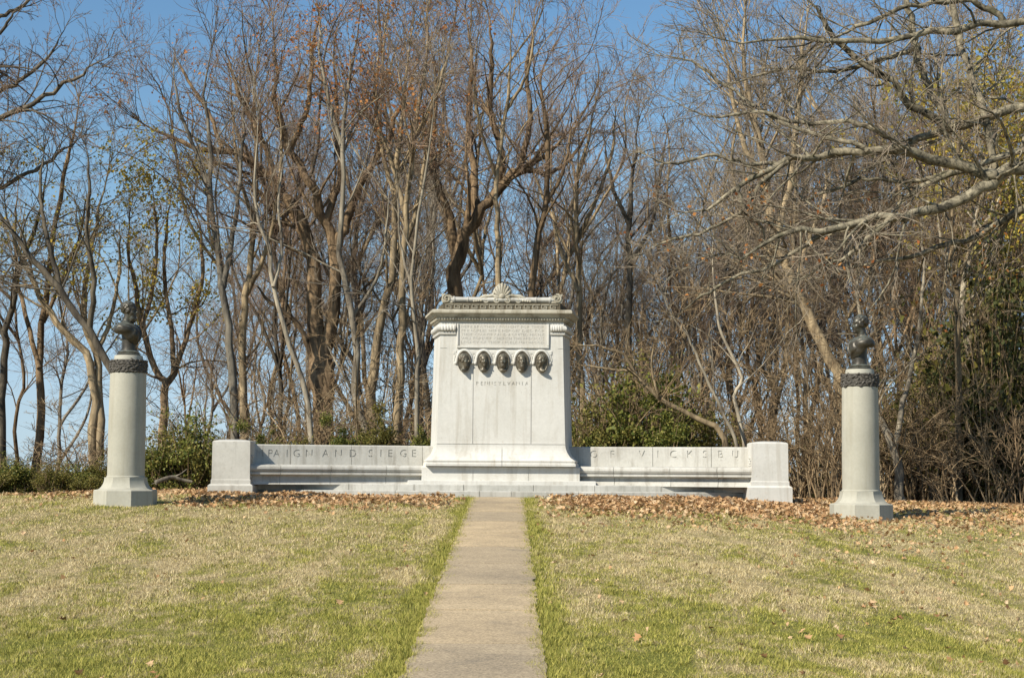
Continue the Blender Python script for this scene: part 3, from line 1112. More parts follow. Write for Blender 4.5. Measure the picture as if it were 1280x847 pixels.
# ------------------------------------------------------------------ bust columns
def column(px_base, d, label, py_base, face_right, lab_b, kw):
    b = at(px_base, py_base, d)
    x, y = b.x, b.y
    z0 = b.z
    root = empty('column', (x, y, z0), label, 'column', None)
    s = d / FPX            # metres per pixel
    kk = d / 26.6
    W = .455 * kk
    # octagonal base with a hollow flare
    bm = bmesh.new()
    def octa(r, z): return [(r / math.cos(PI / 8) * math.cos(PI / 8 + i * PI / 4), r / math.cos(PI / 8) * math.sin(PI / 8 + i * PI / 4), z) for i in range(8)]
    hb = 17.0 * s
    hf = hb + 15.0 * s
    rings = [octa(W, -.4), octa(W, hb - .012), octa(W - .012, hb)]
    for i in range(1, 9):
        t_ = i / 8
        rings.append(octa(W - .03 - (W - .03 - .305 * kk) * math.sin(t_ * PI / 2) ** .9, hb + (hf - hb) * (1 - math.cos(t_ * PI / 2)) ** .85))
    rings.append(octa(.305 * kk, hf + .006))
    bm_loft(bm, rings)
    link('base', bm_mesh('base', bm, 25), M_COLUMN, root)
    hs = hf + 130 * s
    r0, r1 = .286 * kk, .277 * kk
    bm = bmesh.new()
    prof = [(r0 + .012, hf), (r0 + .012, hf + .018), (r0, hf + .03)] + [(r0 + (r1 - r0) * t_ + .004 * math.sin(PI * t_), hf + .03 + (hs - hf - .03) * t_) for t_ in np.linspace(.05, 1, 14)]
    prof += [(r1 - .01, hs + .01), (r1 - .012, hs + 16.5 * s), (.215, hs + 16.6 * s), (.212, hs + 20 * s), (.205, hs + 22.2 * s)]
    bm_lathe(bm, prof, 64)
    link('shaft', bm_mesh('shaft', bm, 30), M_COLUMN, root)
    # garland: overlapping leaves and berries bound round the neck
    bm = bmesh.new()
    r = random.Random(int(px_base))
    gz0, gz1 = hs + .004, hs + 16.4 * s
    bm_lathe(bm, [(r1 - .02, gz0 - .002), (r1 + .004, gz0), (r1 + .006, (gz0 + gz1) / 2), (r1 + .004, gz1), (r1 - .02, gz1 + .002)], 40)
    n = 34
    for row in range(5):
        for i in range(n):
            a = 2 * PI * (i + .5 * (row % 2) + r.uniform(-.25, .25)) / n
            z = gz0 + (gz1 - gz0) * (row + .5 + r.uniform(-.2, .2)) / 5
            rr_ = r1 - .004 + r.uniform(0, .014)
            rot = Matrix.Rotation(a, 3, 'Z') @ Matrix.Rotation(r.uniform(-.9, .9), 3, 'X') @ Matrix.Rotation(r.uniform(-.3, .3), 3, 'Z')
            bm_ellipsoid(bm, (rr_ * math.cos(a), rr_ * math.sin(a), z), (.016, .042 + r.uniform(-.01, .012), .017), rot, u=6, v=5)
    link('garland', bm_mesh('garland', bm, 60), M_GARLAND, root)
    # bust: a thing of its own, standing on the column
    zb = z0 + hs + 22.2 * s
    fa = -math.radians(90 - 14) if face_right else math.radians(90 - 14)     # yaw of a +Y face... turned below
    bust = empty('bust', (x, y, zb), lab_b, 'bust')
    bm = bmesh.new()
    bm_lathe(bm, [(.175, 0), (.175, .02), (.155, .032), (.16, .05), (.115, .075), (.105, .12), (.108, .25), (.12, .36), (.10, .42)], 40)
    link('socle', bm_mesh('socle', bm, 35), M_BRONZE, bust)
    H = .288 * kk
    V, F = surface_net(lambda p: bust_sdf(p, **kw), (-1.05, -.95, -1.6), (1.05, .95, 1.14), .026)
    V = V * H
    a = math.radians(-76) if face_right else math.radians(76)
    # turn the +Y face to look along +X (or -X), a little towards the viewer
    a = -(PI / 2 + math.radians(14)) if face_right else (PI / 2 + math.radians(14))
    c, sn = math.cos(a), math.sin(a)
    V = np.stack([V[:, 0] * c - V[:, 1] * sn, V[:, 0] * sn + V[:, 1] * c, V[:, 2] + .56 * kk], -1)
    V[:, 0] += .0
    link('figure', np_mesh('figure', V, F, True), M_BRONZE, bust)
    return root


column(156.6, 25.5, 'pale round granite column with dark carved garland, standing on the lawn left of the monument', 629.0, True,
       'dark bronze bust of a bearded man looking right, on the left column', dict(beard=.35, moustache=1))
column(1076.5, 25.5, 'pale round granite column with dark carved garland, standing on the lawn right of the monument', 646.5, False,
       'dark bronze bust of a clean shaven man looking left, on the right column', dict(hair=1, thin=1))

# ------------------------------------------------------------------ trees
def rnorm(rng, n): 
    v = rng.normal(size=(n, 3))
    return v / (np.linalg.norm(v, axis=1, keepdims=True) + 1e-9)


def unit(v): return v / (np.linalg.norm(v, axis=-1, keepdims=True) + 1e-9)


def sprout(rng, P, R, dens, t0, lenf, lmax, ang, up, wig, npts, ratio, rmin, rcap, nmax=60, tfall=.55):
    """children of the polylines P (N,K,3), R (N,K): arrays of the same kind"""
    N, K, _ = P.shape
    L = np.linalg.norm(np.diff(P, axis=1), axis=2).sum(1)
    n = np.clip(rng.poisson(np.clip(L * dens, .3, nmax)), 1, nmax)
    idx = np.repeat(np.arange(N), n)
    M = len(idx)
    t = t0 + (1 - t0) * rng.random(M) ** .85 * .985
    f = t * (K - 1)
    i0 = np.minimum(f.astype(int), K - 2)
    fr = (f - i0)[:, None]
    p = P[idx, i0] * (1 - fr) + P[idx, i0 + 1] * fr
    r = R[idx, i0] * (1 - fr[:, 0]) + R[idx, i0 + 1] * fr[:, 0]
    tan = unit(P[idx, i0 + 1] - P[idx, i0])
    side = unit(np.cross(tan, rnorm(rng, M)))
    a = np.radians(rng.normal(ang, ang * .28, M))[:, None]
    d = unit(tan * np.cos(a) + side * np.sin(a) + np.array((0, 0, up)))
    ln = np.minimum(L[idx] * lenf * (1 - tfall * t) * rng.uniform(.55, 1.25, M), lmax)
    r0 = np.clip(r * ratio * rng.uniform(.75, 1.1, M), rmin, rcap)
    d0 = rng.normal(size=(M, 3)) * wig * .55
    out = np.empty((M, npts, 3))
    out[:, 0] = p
    st = (ln / (npts - 1))[:, None]
    for k in range(1, npts):
        d = unit(d + d0 + rng.normal(size=(M, 3)) * wig + np.array((0, 0, up * .35)))
        out[:, k] = out[:, k - 1] + d * st
    s = np.linspace(0, 1, npts)[None]
    rad = r0[:, None] * (1 - s) + rmin * .7 * s
    return out, rad


def catmull(pts, n):
    pts = np.array(pts, float)
    P = np.vstack([2 * pts[0] - pts[1], pts, 2 * pts[-1] - pts[-2]])
    seg = len(pts) - 1
    u = np.linspace(0, seg - 1e-6, n)
    i = u.astype(int)
    t = (u - i)[:, None]
    a, b, c, d = P[i], P[i + 1], P[i + 2], P[i + 3]
    return .5 * (2 * b + (c - a) * t + (2 * a - 5 * b + 4 * c - d) * t ** 2 + (3 * b - a - 3 * c + d) * t ** 3)


def leaf_cards(rng, C, size, droop=.3):
    """one bent diamond per centre"""
    n = len(C)
    a = rnorm(rng, n)
    b = unit(np.cross(a, rnorm(rng, n)))
    nrm = np.cross(a, b)
    s = size * rng.uniform(.6, 1.3, n)[:, None]
    v0, v2 = C - a * s * .5, C + a * s * .5
    v1, v3 = C + b * s * .33 + nrm * s * droop * .3, C - b * s * .33 + nrm * s * droop * .3
    V = np.stack([v0, v1, v2, v3], 1).reshape(-1, 3)
    F = np.arange(n * 4).reshape(-1, 4)
    return V, F


def tree_parts(rng, guides, style):
    """guides: list of (points, r0, r1, order); returns trunk mesh arrays, crown mesh arrays, tip points"""
    big, Ps, Rs = [], [], []
    K = 22
    for pts, r0, r1 in guides:
        P = catmull(pts, K)
        jit = rng.normal(size=P.shape) * (r0 * style.get('kink', .2))
        jit[0] = 0
        P = P + jit
        s = np.linspace(0, 1, K)
        R = (r0 + (r1 - r0) * s ** .85) * (1 - .72 * sstep(.72, 1.0, s))
        Ps.append(P)
        Rs.append(R)
    P0, R0 = np.array(Ps), np.array(Rs)
    # root flare on the first guide
    Pt, Rt = P0.copy(), R0.copy()
    Rt[0, 0] *= style.get('flare', 1.25)
    trunk = [tube_arrays(Pt, Rt, 9)]
    g = style
    P1, R1 = sprout(rng, P0, R0, g['d1'], g.get('t1', .35), g.get('l1', .42), g.get('m1', 4.5), g.get('a1', 38), g.get('u1', .25), .14, 8, .42, .008, .055, 30)
    Pa, Ra = sprout(rng, P0[:, -3:], R0[:, -3:], 9.0, .3, 3.0, 1.8, 24, g.get('u1', .25), .12, 8, .8, .006, .03, 6)
    P1, R1 = np.concatenate([P1, Pa]), np.concatenate([R1, Ra])
    trunk.append(tube_arrays(P1, R1, 5))
    P2, R2 = sprout(rng, P1, R1, g['d2'], .18, .55, 2.4, g.get('a2', 38), g.get('u2', .16), .16, 6, .55, .0052, .022, 15)
    P3, R3 = sprout(rng, P2, R2, g['d3'], .12, .62, 1.2, 36, g.get('u2', .12), .18, 4, .62, .0040, .0095, 10)
    crown = [tube_arrays(P2, R2, 4), tube_arrays(P3, R3, 3)]
    tips = np.concatenate([P3[:, -1], P3[:, 2], P2[:, -1]])
    if g.get('d4'):
        P4, R4 = sprout(rng, P3, R3, g['d4'], .1, .6, .6, 38, .08, .15, 3, .7, .0036, .006, 6)
        crown.append(tube_arrays(P4, R4, 3))
        tips = np.concatenate([tips, P4[:, -1]])
    return merge(trunk), merge(crown), tips


STY = dict(
    tall=dict(d1=1.5, d2=3.4, d3=4.4, d4=3.2, t1=.36, a1=38, u1=.16, u2=.08, a2=44),
    wide=dict(d1=1.5, d2=3.4, d3=4.4, d4=3.0, t1=.30, a1=46, u1=.1, u2=.06, a2=46),
    thin=dict(d1=1.2, d2=3.4, d3=4.4, d4=2.6, t1=.36, a1=44, u1=.1, m1=2.6, u2=.05, a2=46),
    limb=dict(d1=3.3, d2=4.6, d3=5.2, d4=3.6, t1=.08, a1=50, u1=.03, m1=2.6, l1=.42, u2=.02, kink=.34),
)


def make_tree(name, label, guides, style, bark, twig, base, group=None, seed=0, leaves=None, cat='tree'):
    rng = np.random.default_rng(seed)
    base = np.array(base, float)
    gl = [([np.array(p, float) - base for p in pts], r0, r1) for pts, r0, r1 in guides]
    (TV, TF), (CV, CF), tips = tree_parts(rng, gl, STY[style] if isinstance(style, str) else style)
    root = empty(name, base, label, cat, group)
    link('trunk', np_mesh('trunk', TV, TF, True), bark, root)
    link('crown', np_mesh('crown', CV, CF, False), twig, root)
    if leaves:
        mat, frac, size, zlo, zhi = leaves
        q = tips[(tips[:, 2] > zlo) & (tips[:, 2] < zhi)]
        q = q[rng.random(len(q)) < frac]
        q = np.repeat(q, 5, axis=0)
        q = q + rng.normal(size=q.shape) * .14
        size = size * .62
        if len(q):
            V, F = leaf_cards(rng, q, size)
            link('foliage', np_mesh('foliage', V, F), mat, root)
    return root


def hero(name, label, d, base_px, limbs, style, bark, twig, seed, drift=.22, leaves=None, group=None):
    """limbs: list of (pixel polyline, width px at start, at end); the first is the trunk and starts at the ground"""
    rng = random.Random(seed)
    bx, by_ = at(base_px, 600, d).x, d + EYE.y
    bz = tz(bx, by_)
    s = d / FPX
    gs = []
    drifted = {}
    for k, (pl, w0, w1) in enumerate(limbs):
        pts = []
        dd = drifted.get(pl[0], 0.0)
        slope = rng.uniform(-1, 1) * (drift if k else drift * .3)
        acc = 0.0
        prev = None
        for q in pl:
            if prev is not None: acc += math.hypot(q[0] - prev[0], q[1] - prev[1]) * s
            prev = q
            depth = d + dd + slope * acc + (rng.uniform(-.12, .12) if k else 0)
            drifted.setdefault(q, depth - d)
            pts.append(at(q[0], q[1], depth))
        if k == 0: pts.insert(0, Vector((bx, by_, bz - .15)))
        gs.append((pts, w0 * s / 2, w1 * s / 2))
    return make_tree(name, label, gs, style, bark, twig, (bx, by_, bz), group, seed, leaves)


WOOD = 'bare trees at the front of the wood'
hero('tree', 'slim bare tree at the far left edge beyond the low hedge', 38, 6, [
    ([(2, 512), (8, 430), (14, 380), (30, 320), (50, 265), (62, 190)], 12, 4), ([(8, 430), (-8, 380), (-15, 320), (-10, 250)], 6, 3)], 'thin', M_BARK_DARK, M_TWIG_GREY, 1)
hero('tree', 'dark upright bare tree between the left edge and the paired trunks', 38, 44, [
    ([(52, 512), (49, 460), (54, 403), (62, 330), (75, 250), (92, 170), (100, 110)], 12, 4), ([(49, 460), (34, 400), (22, 350), (18, 290), (24, 220)], 7, 3),
    ([(54, 403), (78, 350), (98, 300), (110, 240)], 6, 3)], 'thin', M_BARK_BROWN, M_TWIG_GREY, 2)
hero('tree', 'pale paired-trunk tree just left of the left column', 37, 119, [
    ([(117, 512), (112, 450), (88, 424), (67, 398), (45, 355), (31, 330), (14, 285), (5, 230)], 12.5, 4),
    ([(125, 575), (125, 502), (120, 440), (107, 410), (105, 370), (112, 320), (124, 260), (140, 190)], 11, 4),
    ([(120, 440), (138, 400), (148, 340), (150, 280)], 7, 3)], 'wide', M_BARK_TAN, M_TWIG_GREY, 3, leaves=(M_LEAF_YELLOW, .22, .13, 4.0, 8.0))
hero('tree', 'dark slanting tree whose trunk leans left behind the left column', 34.5, 152, [
    ([(150, 520), (140, 466), (112, 414), (78, 367), (52, 336), (26, 305), (0, 268), (-40, 215)], 11.5, 6),
    ([(112, 414), (118, 350), (108, 290), (112, 230), (104, 170)], 8, 3), ([(78, 367), (60, 300), (50, 240), (56, 180)], 7, 3)], 'wide', M_BARK_DARK, M_TWIG_GREY, 4)
hero('tree', 'forked dark tree right of the left column, thin yellow leaves in its top', 38, 203, [
    ([(204, 512), (208, 480), (195, 462), (179, 408), (171, 362), (160, 310), (162, 260)], 12, 4),
    ([(208, 480), (216, 470), (229, 434), (243, 390), (252, 340), (250, 290), (240, 240)], 9, 3),
    ([(216, 470), (214, 410), (206, 350), (208, 290), (215, 235)], 7, 3), ([(179, 408), (192, 350), (196, 290), (190, 235)], 6, 3)],
    'wide', M_BARK_BROWN, M_TWIG_GREY, 5, leaves=(M_LEAF_YELLOW, .6, .13, 3.8, 8.6))
hero('tree', 'tall grey tree above the left end pier', 37, 297, [
    ([(290, 470), (284, 404), (279, 360), (272, 315), (263, 247), (262, 180), (256, 110), (268, 40)], 12, 4),
    ([(279, 360), (290, 300), (298, 240), (305, 170), (300, 90)], 8, 3), ([(263, 247), (245, 190), (225, 140), (215, 80)], 6, 3)], 'tall', M_BARK_GREY, M_TWIG, 6,
    leaves=(M_LEAF_ORANGE, .02, .1, 8, 13))
hero('tree', 'slender brown tree right of the left end pier', 38.5, 309, [
    ([(303, 440), (308, 368), (313, 337), (318, 280), (322, 200), (318, 110), (330, 20)], 11, 4),
    ([(308, 368), (330, 320), (345, 260), (352, 190), (350, 120)], 7, 3), ([(318, 280), (300, 220), (290, 150)], 6, 3)], 'tall', M_BARK_TAN, M_TWIG, 7)
hero('tree', 'very pale leaning young tree in front of the big dark fork', 35, 396, [
    ([(384, 503), (362, 431), (342, 359), (335, 305), (322, 270), (318, 200), (325, 130)], 8, 3), ([(342, 359), (352, 310), (348, 250), (356, 190)], 5, 2.5)],
    'thin', M_BARK_PALE, M_TWIG_GREY, 8)
hero('tree', 'big dark forked tree with shaggy trunk behind the left bench', 39, 403, [
    ([(402, 500), (398, 467), (393, 400), (393, 360), (389, 305), (370, 262), (349, 240), (320, 205), (280, 190), (230, 180), (190, 158), (160, 140)], 28, 4),
    ([(408, 500), (409, 431), (420, 373), (418, 315), (407, 279), (384, 225), (362, 189), (345, 140), (348, 80), (340, 20)], 20, 5),
    ([(418, 315), (434, 274), (452, 225), (474, 193), (500, 140), (520, 80)], 13, 5),
    ([(407, 279), (425, 220), (423, 180), (420, 120), (418, 40)], 10, 4),
    ([(398, 467), (384, 431), (371, 404), (335, 373), (310, 350)], 9, 3),
    ([(349, 240), (330, 180), (300, 120), (280, 60)], 9, 4), ([(280, 190), (260, 140), (235, 100), (215, 60)], 6, 3), ([(362, 189), (385, 130), (390, 70), (400, 10)], 8, 4)],
    'wide', M_BARK_BROWN, M_TWIG, 9, leaves=(M_LEAF_ORANGE, .05, .13, 8.5, 14))
hero('tree', 'pale kinked tree close to the right of the big dark fork', 35.5, 462, [
    ([(456, 539), (443, 490), (447, 449), (441, 395), (425, 328), (425, 297), (429, 238), (427, 180), (434, 110), (448, 40), (455, -30)], 11, 4),
    ([(443, 490), (424, 460), (408, 430)], 4, 2), ([(427, 180), (410, 120), (400, 60), (402, 0)], 6, 3), ([(441, 395), (470, 350), (482, 300), (486, 240)], 5, 2.5)],
    'tall', M_BARK_PALE, M_TWIG, 10, leaves=(M_LEAF_ORANGE, .16, .13, 7.5, 12))
hero('tree', 'ivy-wrapped brown tree left of the central block', 38, 462, [
    ([(465, 503), (470, 431), (483, 382), (490, 337), (494, 247), (499, 180), (506, 100), (518, 20)], 15, 4),
    ([(490, 337), (515, 280), (530, 210), (540, 140), (555, 60)], 8, 3), ([(494, 247), (478, 190), (470, 120), (476, 40)], 7, 3)], 'tall', M_BARK_TAN, M_TWIG, 11,
    leaves=(M_LEAF_ORANGE, .08, .13, 7.5, 13))
hero('tree', 'straight tan tree just left of the central block', 36, 492, [
    ([(501, 449), (503, 359), (508, 270), (515, 180), (530, 90), (535, 0)], 12, 4), ([(508, 270), (488, 200), (470, 140), (468, 60)], 7, 3), ([(515, 180), (545, 120), (565, 50)], 6, 3)],
    'tall', M_BARK_TAN, M_TWIG, 12)
hero('tree', 'pale wavy thin tree beside the left edge of the central block', 33.5, 517, [
    ([(521, 494), (521, 431), (514, 359), (523, 270), (537, 180), (545, 90)], 7, 2.5), ([(514, 359), (500, 300), (498, 230)], 4, 2)], 'thin', M_BARK_PALE, M_TWIG_GREY, 13)
hero('tree', 'massive dark oak rising behind the central block, limbs spreading right', 41, 563, [
    ([(566, 480), (570, 365), (576, 309), (596, 269), (622, 237), (650, 212), (690, 192), (730, 150)], 26, 6),
    ([(572, 330), (560, 269), (544, 220), (540, 190), (545, 120), (535, 40)], 14, 5),
    ([(622, 237), (628, 190), (612, 140), (615, 70), (608, 0)], 11, 4), ([(596, 269), (592, 210), (585, 150), (590, 80), (580, 10)], 11, 4),
    ([(650, 212), (662, 150), (658, 90), (670, 20)], 9, 4), ([(650, 212), (690, 215), (720, 190), (745, 140)], 7, 3)], 'wide', M_BARK_BROWN, M_TWIG, 14)
hero('tree', 'slender straight tree rising directly behind the crest of the central block', 37, 622, [
    ([(622, 350), (622, 285), (620, 220), (632, 140), (637, 84), (642, 10)], 9, 3), ([(620, 220), (600, 160), (590, 90)], 5, 2.5), ([(632, 140), (660, 90), (668, 30)], 5, 2.5)], 'tall', M_BARK_TAN, M_TWIG, 15)
hero('tree', 'brown tree rising from behind the right shoulder of the central block', 38, 668, [
    ([(664, 470), (668, 330), (680, 260), (684, 180), (676, 110), (684, 60)], 12, 4), ([(680, 260), (705, 210), (715, 150)], 6, 3)], 'tall', M_BARK_BROWN, M_TWIG, 16)
hero('tree', 'bare brown tree standing just right of the central block', 39, 735, [
    ([(726, 460), (723, 365), (721, 300), (721, 230), (737, 165), (745, 120)], 10, 3.5), ([(721, 300), (745, 250), (765, 190), (770, 130)], 6, 3), ([(723, 365), (700, 310), (690, 250)], 6, 3)], 'tall', M_BARK_TAN, M_TWIG, 17)
hero('tree', 'dark straight tree above the green bushes right of the central block', 41, 782, [
    ([(784, 447), (786, 392), (787, 330), (786, 280), (792, 200), (800, 130)], 11, 4), ([(787, 330), (815, 280), (825, 220), (835, 160)], 6, 3), ([(786, 280), (765, 230), (755, 170)], 6, 3)], 'thin', M_BARK_DARK, M_TWIG, 18)
hero('leaning_tree', 'pale crooked tree leaning far left over the green bushes', 34, 908, [
    ([(905, 548), (863, 518), (823, 496), (792, 463), (780, 444), (746, 432), (715, 432)], 9, 3), ([(792, 463), (770, 462), (740, 458), (715, 455)], 4, 2), ([(823, 496), (815, 460), (818, 420)], 4, 2)],
    'thin', M_BARK_TAN, M_TWIG_DRY, 19)
hero('leaning_tree', 'thin straight pale sapling slanting up left from the right bench', 33, 924, [
    ([(921, 555), (900, 509), (878, 460), (860, 420), (841, 397), (825, 360)], 5.5, 2)], 'thin', M_BARK_PALE, M_TWIG_DRY, 20)
hero('tree', 'crooked pale sapling behind the right end pier', 33.5, 932, [
    ([(930, 552), (918, 496), (927, 472), (903, 420), (897, 392), (890, 330), (895, 270)], 6, 2.5)], 'thin', M_BARK_PALE, M_TWIG_DRY, 21)
hero('tree', 'large tan tree leaning left, rising from behind the right column', 38, 1066, [
    ([(1056, 511), (1040, 454), (1019, 408), (993, 361), (967, 304), (958, 230), (942, 160), (932, 70), (935, -20)], 18, 8),
    ([(967, 304), (985, 240), (995, 170), (1000, 90), (1010, 10)], 11, 5), ([(958, 230), (930, 180), (915, 120), (905, 50)], 8, 4), ([(993, 361), (1010, 300), (1030, 250), (1035, 180)], 7, 3)],
    'tall', M_BARK_TAN, M_TWIG_GREY, 22)
hero('tree', 'pale forked tree standing just right of the right column', 34.5, 1129, [
    ([(1118, 563), (1100, 522), (1092, 490), (1080, 430), (1072, 370), (1078, 300)], 13, 4), ([(1118, 563), (1128, 506), (1136, 475), (1149, 408), (1155, 340), (1150, 270)], 8, 3)], 'thin', M_BARK_PALE, M_TWIG_DRY, 23)
hero('tree', 'straight tan pole-like tree midway between the right column and the right edge', 36, 1198, [
    ([(1198, 511), (1197, 408), (1195, 360), (1190, 280), (1200, 150), (1195, 40)], 9, 5), ([(1195, 360), (1215, 300), (1230, 230)], 5, 2.5)], 'thin', M_BARK_TAN, M_TWIG_DRY, 24)
hero('tree', 'pale tree near the right edge with olive and yellow leaves', 38, 1230, [
    ([(1224, 511), (1211, 434), (1204, 382), (1215, 300), (1235, 220), (1250, 120), (1255, 40)], 11, 5), ([(1215, 300), (1250, 250), (1275, 190), (1290, 120)], 7, 3), ([(1204, 382), (1180, 320), (1170, 250)], 6, 3),
    ([(1235, 220), (1220, 160), (1215, 90)], 5, 3)],
    'wide', M_BARK_PALE, M_TWIG_DRY, 25, leaves=(M_LEAF_YELLOW, .40, .16, 3.0, 10.5))
hero('tree', 'leafy dark evergreen-twined tree at the right edge', 40, 1275, [
    ([(1272, 511), (1266, 420), (1270, 330), (1262, 240), (1275, 150)], 12, 5), ([(1266, 420), (1240, 370), (1225, 310)], 6, 3), ([(1270, 330), (1295, 270), (1310, 200)], 6, 3)],
    'wide', M_BARK_BROWN, M_TWIG_DRY, 26, leaves=(M_LEAF_OLIVE, .5, .15, 1.0, 8))

hero('tree', 'bright yellow-leaved tree at the top right behind the pale overhanging limbs', 41, 1262, [
    ([(1258, 500), (1255, 400), (1250, 300), (1245, 200), (1240, 120), (1232, 60)], 12, 4), ([(1250, 300), (1270, 220), (1285, 150), (1292, 90)], 7, 3), ([(1245, 200), (1222, 160), (1210, 110)], 6, 3),
    ([(1245, 200), (1258, 150), (1265, 90)], 6, 3), ([(1250, 300), (1228, 250), (1215, 200)], 6, 3)],
    'wide', M_BARK_BROWN, M_TWIG_DRY, 27, leaves=(M_LEAF_YELLOW, .75, .15, 6.0, 10.6))

# the two big trees whose trunks stand outside the frame
hero('sycamore', 'large pale mossy tree outside the right edge, long bare limbs reaching left across the top', 31.5, 1430, [
    ([(1420, 500), (1405, 350), (1385, 250), (1370, 160), (1360, 60), (1350, -60)], 60, 26),
    ([(1385, 250), (1330, 222), (1280, 212), (1244, 219), (1223, 241), (1159, 262), (1117, 271), (1035, 287), (985, 296), (930, 318), (880, 322)], 22, 4),
    ([(1244, 219), (1198, 205), (1131, 188), (1085, 189), (1030, 194), (985, 202), (922, 233), (885, 262), (840, 270)], 16, 4),
    ([(1370, 160), (1330, 130), (1280, 131), (1209, 156), (1152, 173), (1131, 186), (1090, 210), (1040, 232)], 17, 5),
    ([(1244, 212), (1226, 131), (1209, 78), (1189, 0), (1180, -50)], 10, 8),
    ([(1191, 159), (1159, 142), (1110, 103), (1046, 53), (1025, 21), (1000, -10)], 12, 5),
    ([(1360, 60), (1320, 20), (1280, 26), (1198, 35), (1134, 44), (1071, 53), (1007, 48), (940, 52), (880, 40)], 12, 4),
    ([(1255, 28), (1226, 4), (1191, 2), (1145, 5), (1100, 21), (1050, 45), (1000, 75)], 9, 4),
    ([(1191, 159), (1152, 88), (1131, 0), (1120, -50)], 10, 7),
    ([(1370, 300), (1320, 250), (1280, 262), (1244, 280), (1212, 297), (1150, 318), (1080, 330), (1010, 350)], 13, 4),
    ([(1085, 189), (1060, 178), (992, 161), (932, 124), (897, 99), (860, 75), (820, 70)], 7, 3),
    ([(1131, 188), (1100, 165), (1060, 150), (1010, 155), (950, 140), (890, 145), (830, 120)], 8, 3),
    ([(985, 202), (940, 205), (890, 195), (840, 205), (800, 190)], 6, 2.5), ([(922, 233), (930, 262), (950, 280), (960, 310)], 6, 3),
    ([(1117, 271), (1080, 300), (1060, 320), (1020, 335)], 8, 3), ([(1385, 250), (1330, 195), (1280, 190), (1200, 215), (1140, 240), (1100, 280), (1040, 310)], 12, 4),
    ([(1035, 287), (1000, 310), (960, 335), (910, 350), (870, 375), (840, 400)], 6, 2.5), ([(985, 202), (950, 230), (930, 262), (880, 290), (835, 300), (800, 320)], 6, 2.5),
    ([(1144, 60), (1100, 75), (1040, 90), (990, 85), (930, 100), (870, 120)], 7, 2.5), ([(1190, 215), (1130, 228), (1080, 225), (1020, 245), (960, 255)], 7, 2.5)],
    'limb', M_LIMB, M_TWIG_GREY, 31, drift=.25, leaves=(M_LEAF_ORANGE, .010, .13, 2.6, 6.0))
hero('tree', 'bare dark tree outside the left edge, twiggy branches sweeping in over the top left', 36, -110, [
    ([(-105, 480), (-100, 350), (-90, 250), (-80, 150), (-70, 50), (-60, -60)], 30, 14),
    ([(-90, 250), (-50, 190), (0, 148), (50, 125), (100, 92), (140, 68)], 11, 3), ([(-80, 150), (-30, 120), (10, 108), (55, 78), (85, 30)], 9, 3),
    ([(-70, 50), (-20, 30), (25, 10), (60, -20)], 8, 3), ([(-95, 300), (-40, 250), (20, 225), (70, 195), (110, 165)], 8, 3), ([(-80, 150), (-40, 80), (0, 40), (30, 0)], 7, 3)],
    'limb', M_BARK_DARK, M_TWIG, 32)

# filler trees: a few kinds, copied through the wood
def random_tree_guides(r, h, lean, forks):
    pts = []
    x = y = 0.0
    for i in range(9):
        t_ = i / 8
        pts.append((x, y, h * .8 * t_ - (.3 if i == 0 else 0)))
        x += r.uniform(-.4, .4) + lean * h / 16
        y += r.uniform(-.4, .4)
    r0 = h * .0078
    gs = [(pts, r0, r0 * .25)]
    for k in range(forks):
        i = r.randint(2, 6)
        p = Vector(pts[i])
        a = r.uniform(0, 2 * PI)
        L = h * r.uniform(.35, .55)
        q = [p]
        for s_ in range(1, 5):
            t_ = s_ / 4
            w_ = r.uniform(.3, .62)
            q.append(p + Vector((math.cos(a) * L * w_ * t_ ** .75 + r.uniform(-.2, .2), math.sin(a) * L * w_ * t_ ** .75 + r.uniform(-.2, .2), L * t_)))
        gs.append((q, r0 * .6, r0 * .16))
    return gs


def copy_tree(o, loc, rz, sc, label, group, swap=None):
    c = o.copy()
    COL.objects.link(c)
    c.location, c.rotation_euler, c.scale = loc, (0, 0, rz), (sc[0], sc[0], sc[1])
    c['label'] = label
    c['group'] = group
    for ch in o.children:
        k = ch.copy()
        COL.objects.link(k)
        k.parent = c
    return c


FILL_STY = dict(d1=1.4, d2=3.3, d3=4.4, d4=2.8, t1=.36, a1=42, u1=.14, u2=.06, a2=46)
protos = []
rf = random.Random(21)
for k in range(7):
    h = rf.uniform(12.5, 15.5)
    gs = random_tree_guides(rf, h, rf.uniform(-.18, .18), rf.randint(2, 4))
    bark = [M_BARK_TAN, M_BARK_BROWN, M_BARK_GREY, M_BARK_TAN, M_BARK_BROWN, M_BARK_GREY, M_BARK_DARK][k]
    protos.append(lambda k=k, gs=gs, bark=bark: make_tree('tree', '', gs, FILL_STY, bark, [M_TWIG, M_TWIG_GREY][k % 2], (0, 0, 0), None, 100 + k))
ZL = 'bare slender tree in the thin wood left of the monument'
ZC = 'bare slender tree deep in the wood behind the monument'
ZR = 'bare slender tree deep in the brown wood at the right'
built = {}


def place_fill(k, x, y, sc, hs):
    lab, grp = (ZL, 'thin wood at the left') if x < -6 else ((ZC, 'wood behind the monument') if x < 6 else (ZR, 'brown wood at the right'))
    loc = (x, y, tz(x, y) - .05)
    if k not in built:
        o = protos[k]()
        o.location, o.rotation_euler, o.scale = loc, (0, 0, rf.uniform(0, 6.28)), (sc, sc, hs)
        o['label'], o['group'] = lab, grp
        built[k] = o
    else:
        copy_tree(built[k], loc, rf.uniform(0, 6.28), (sc, hs), lab, grp)


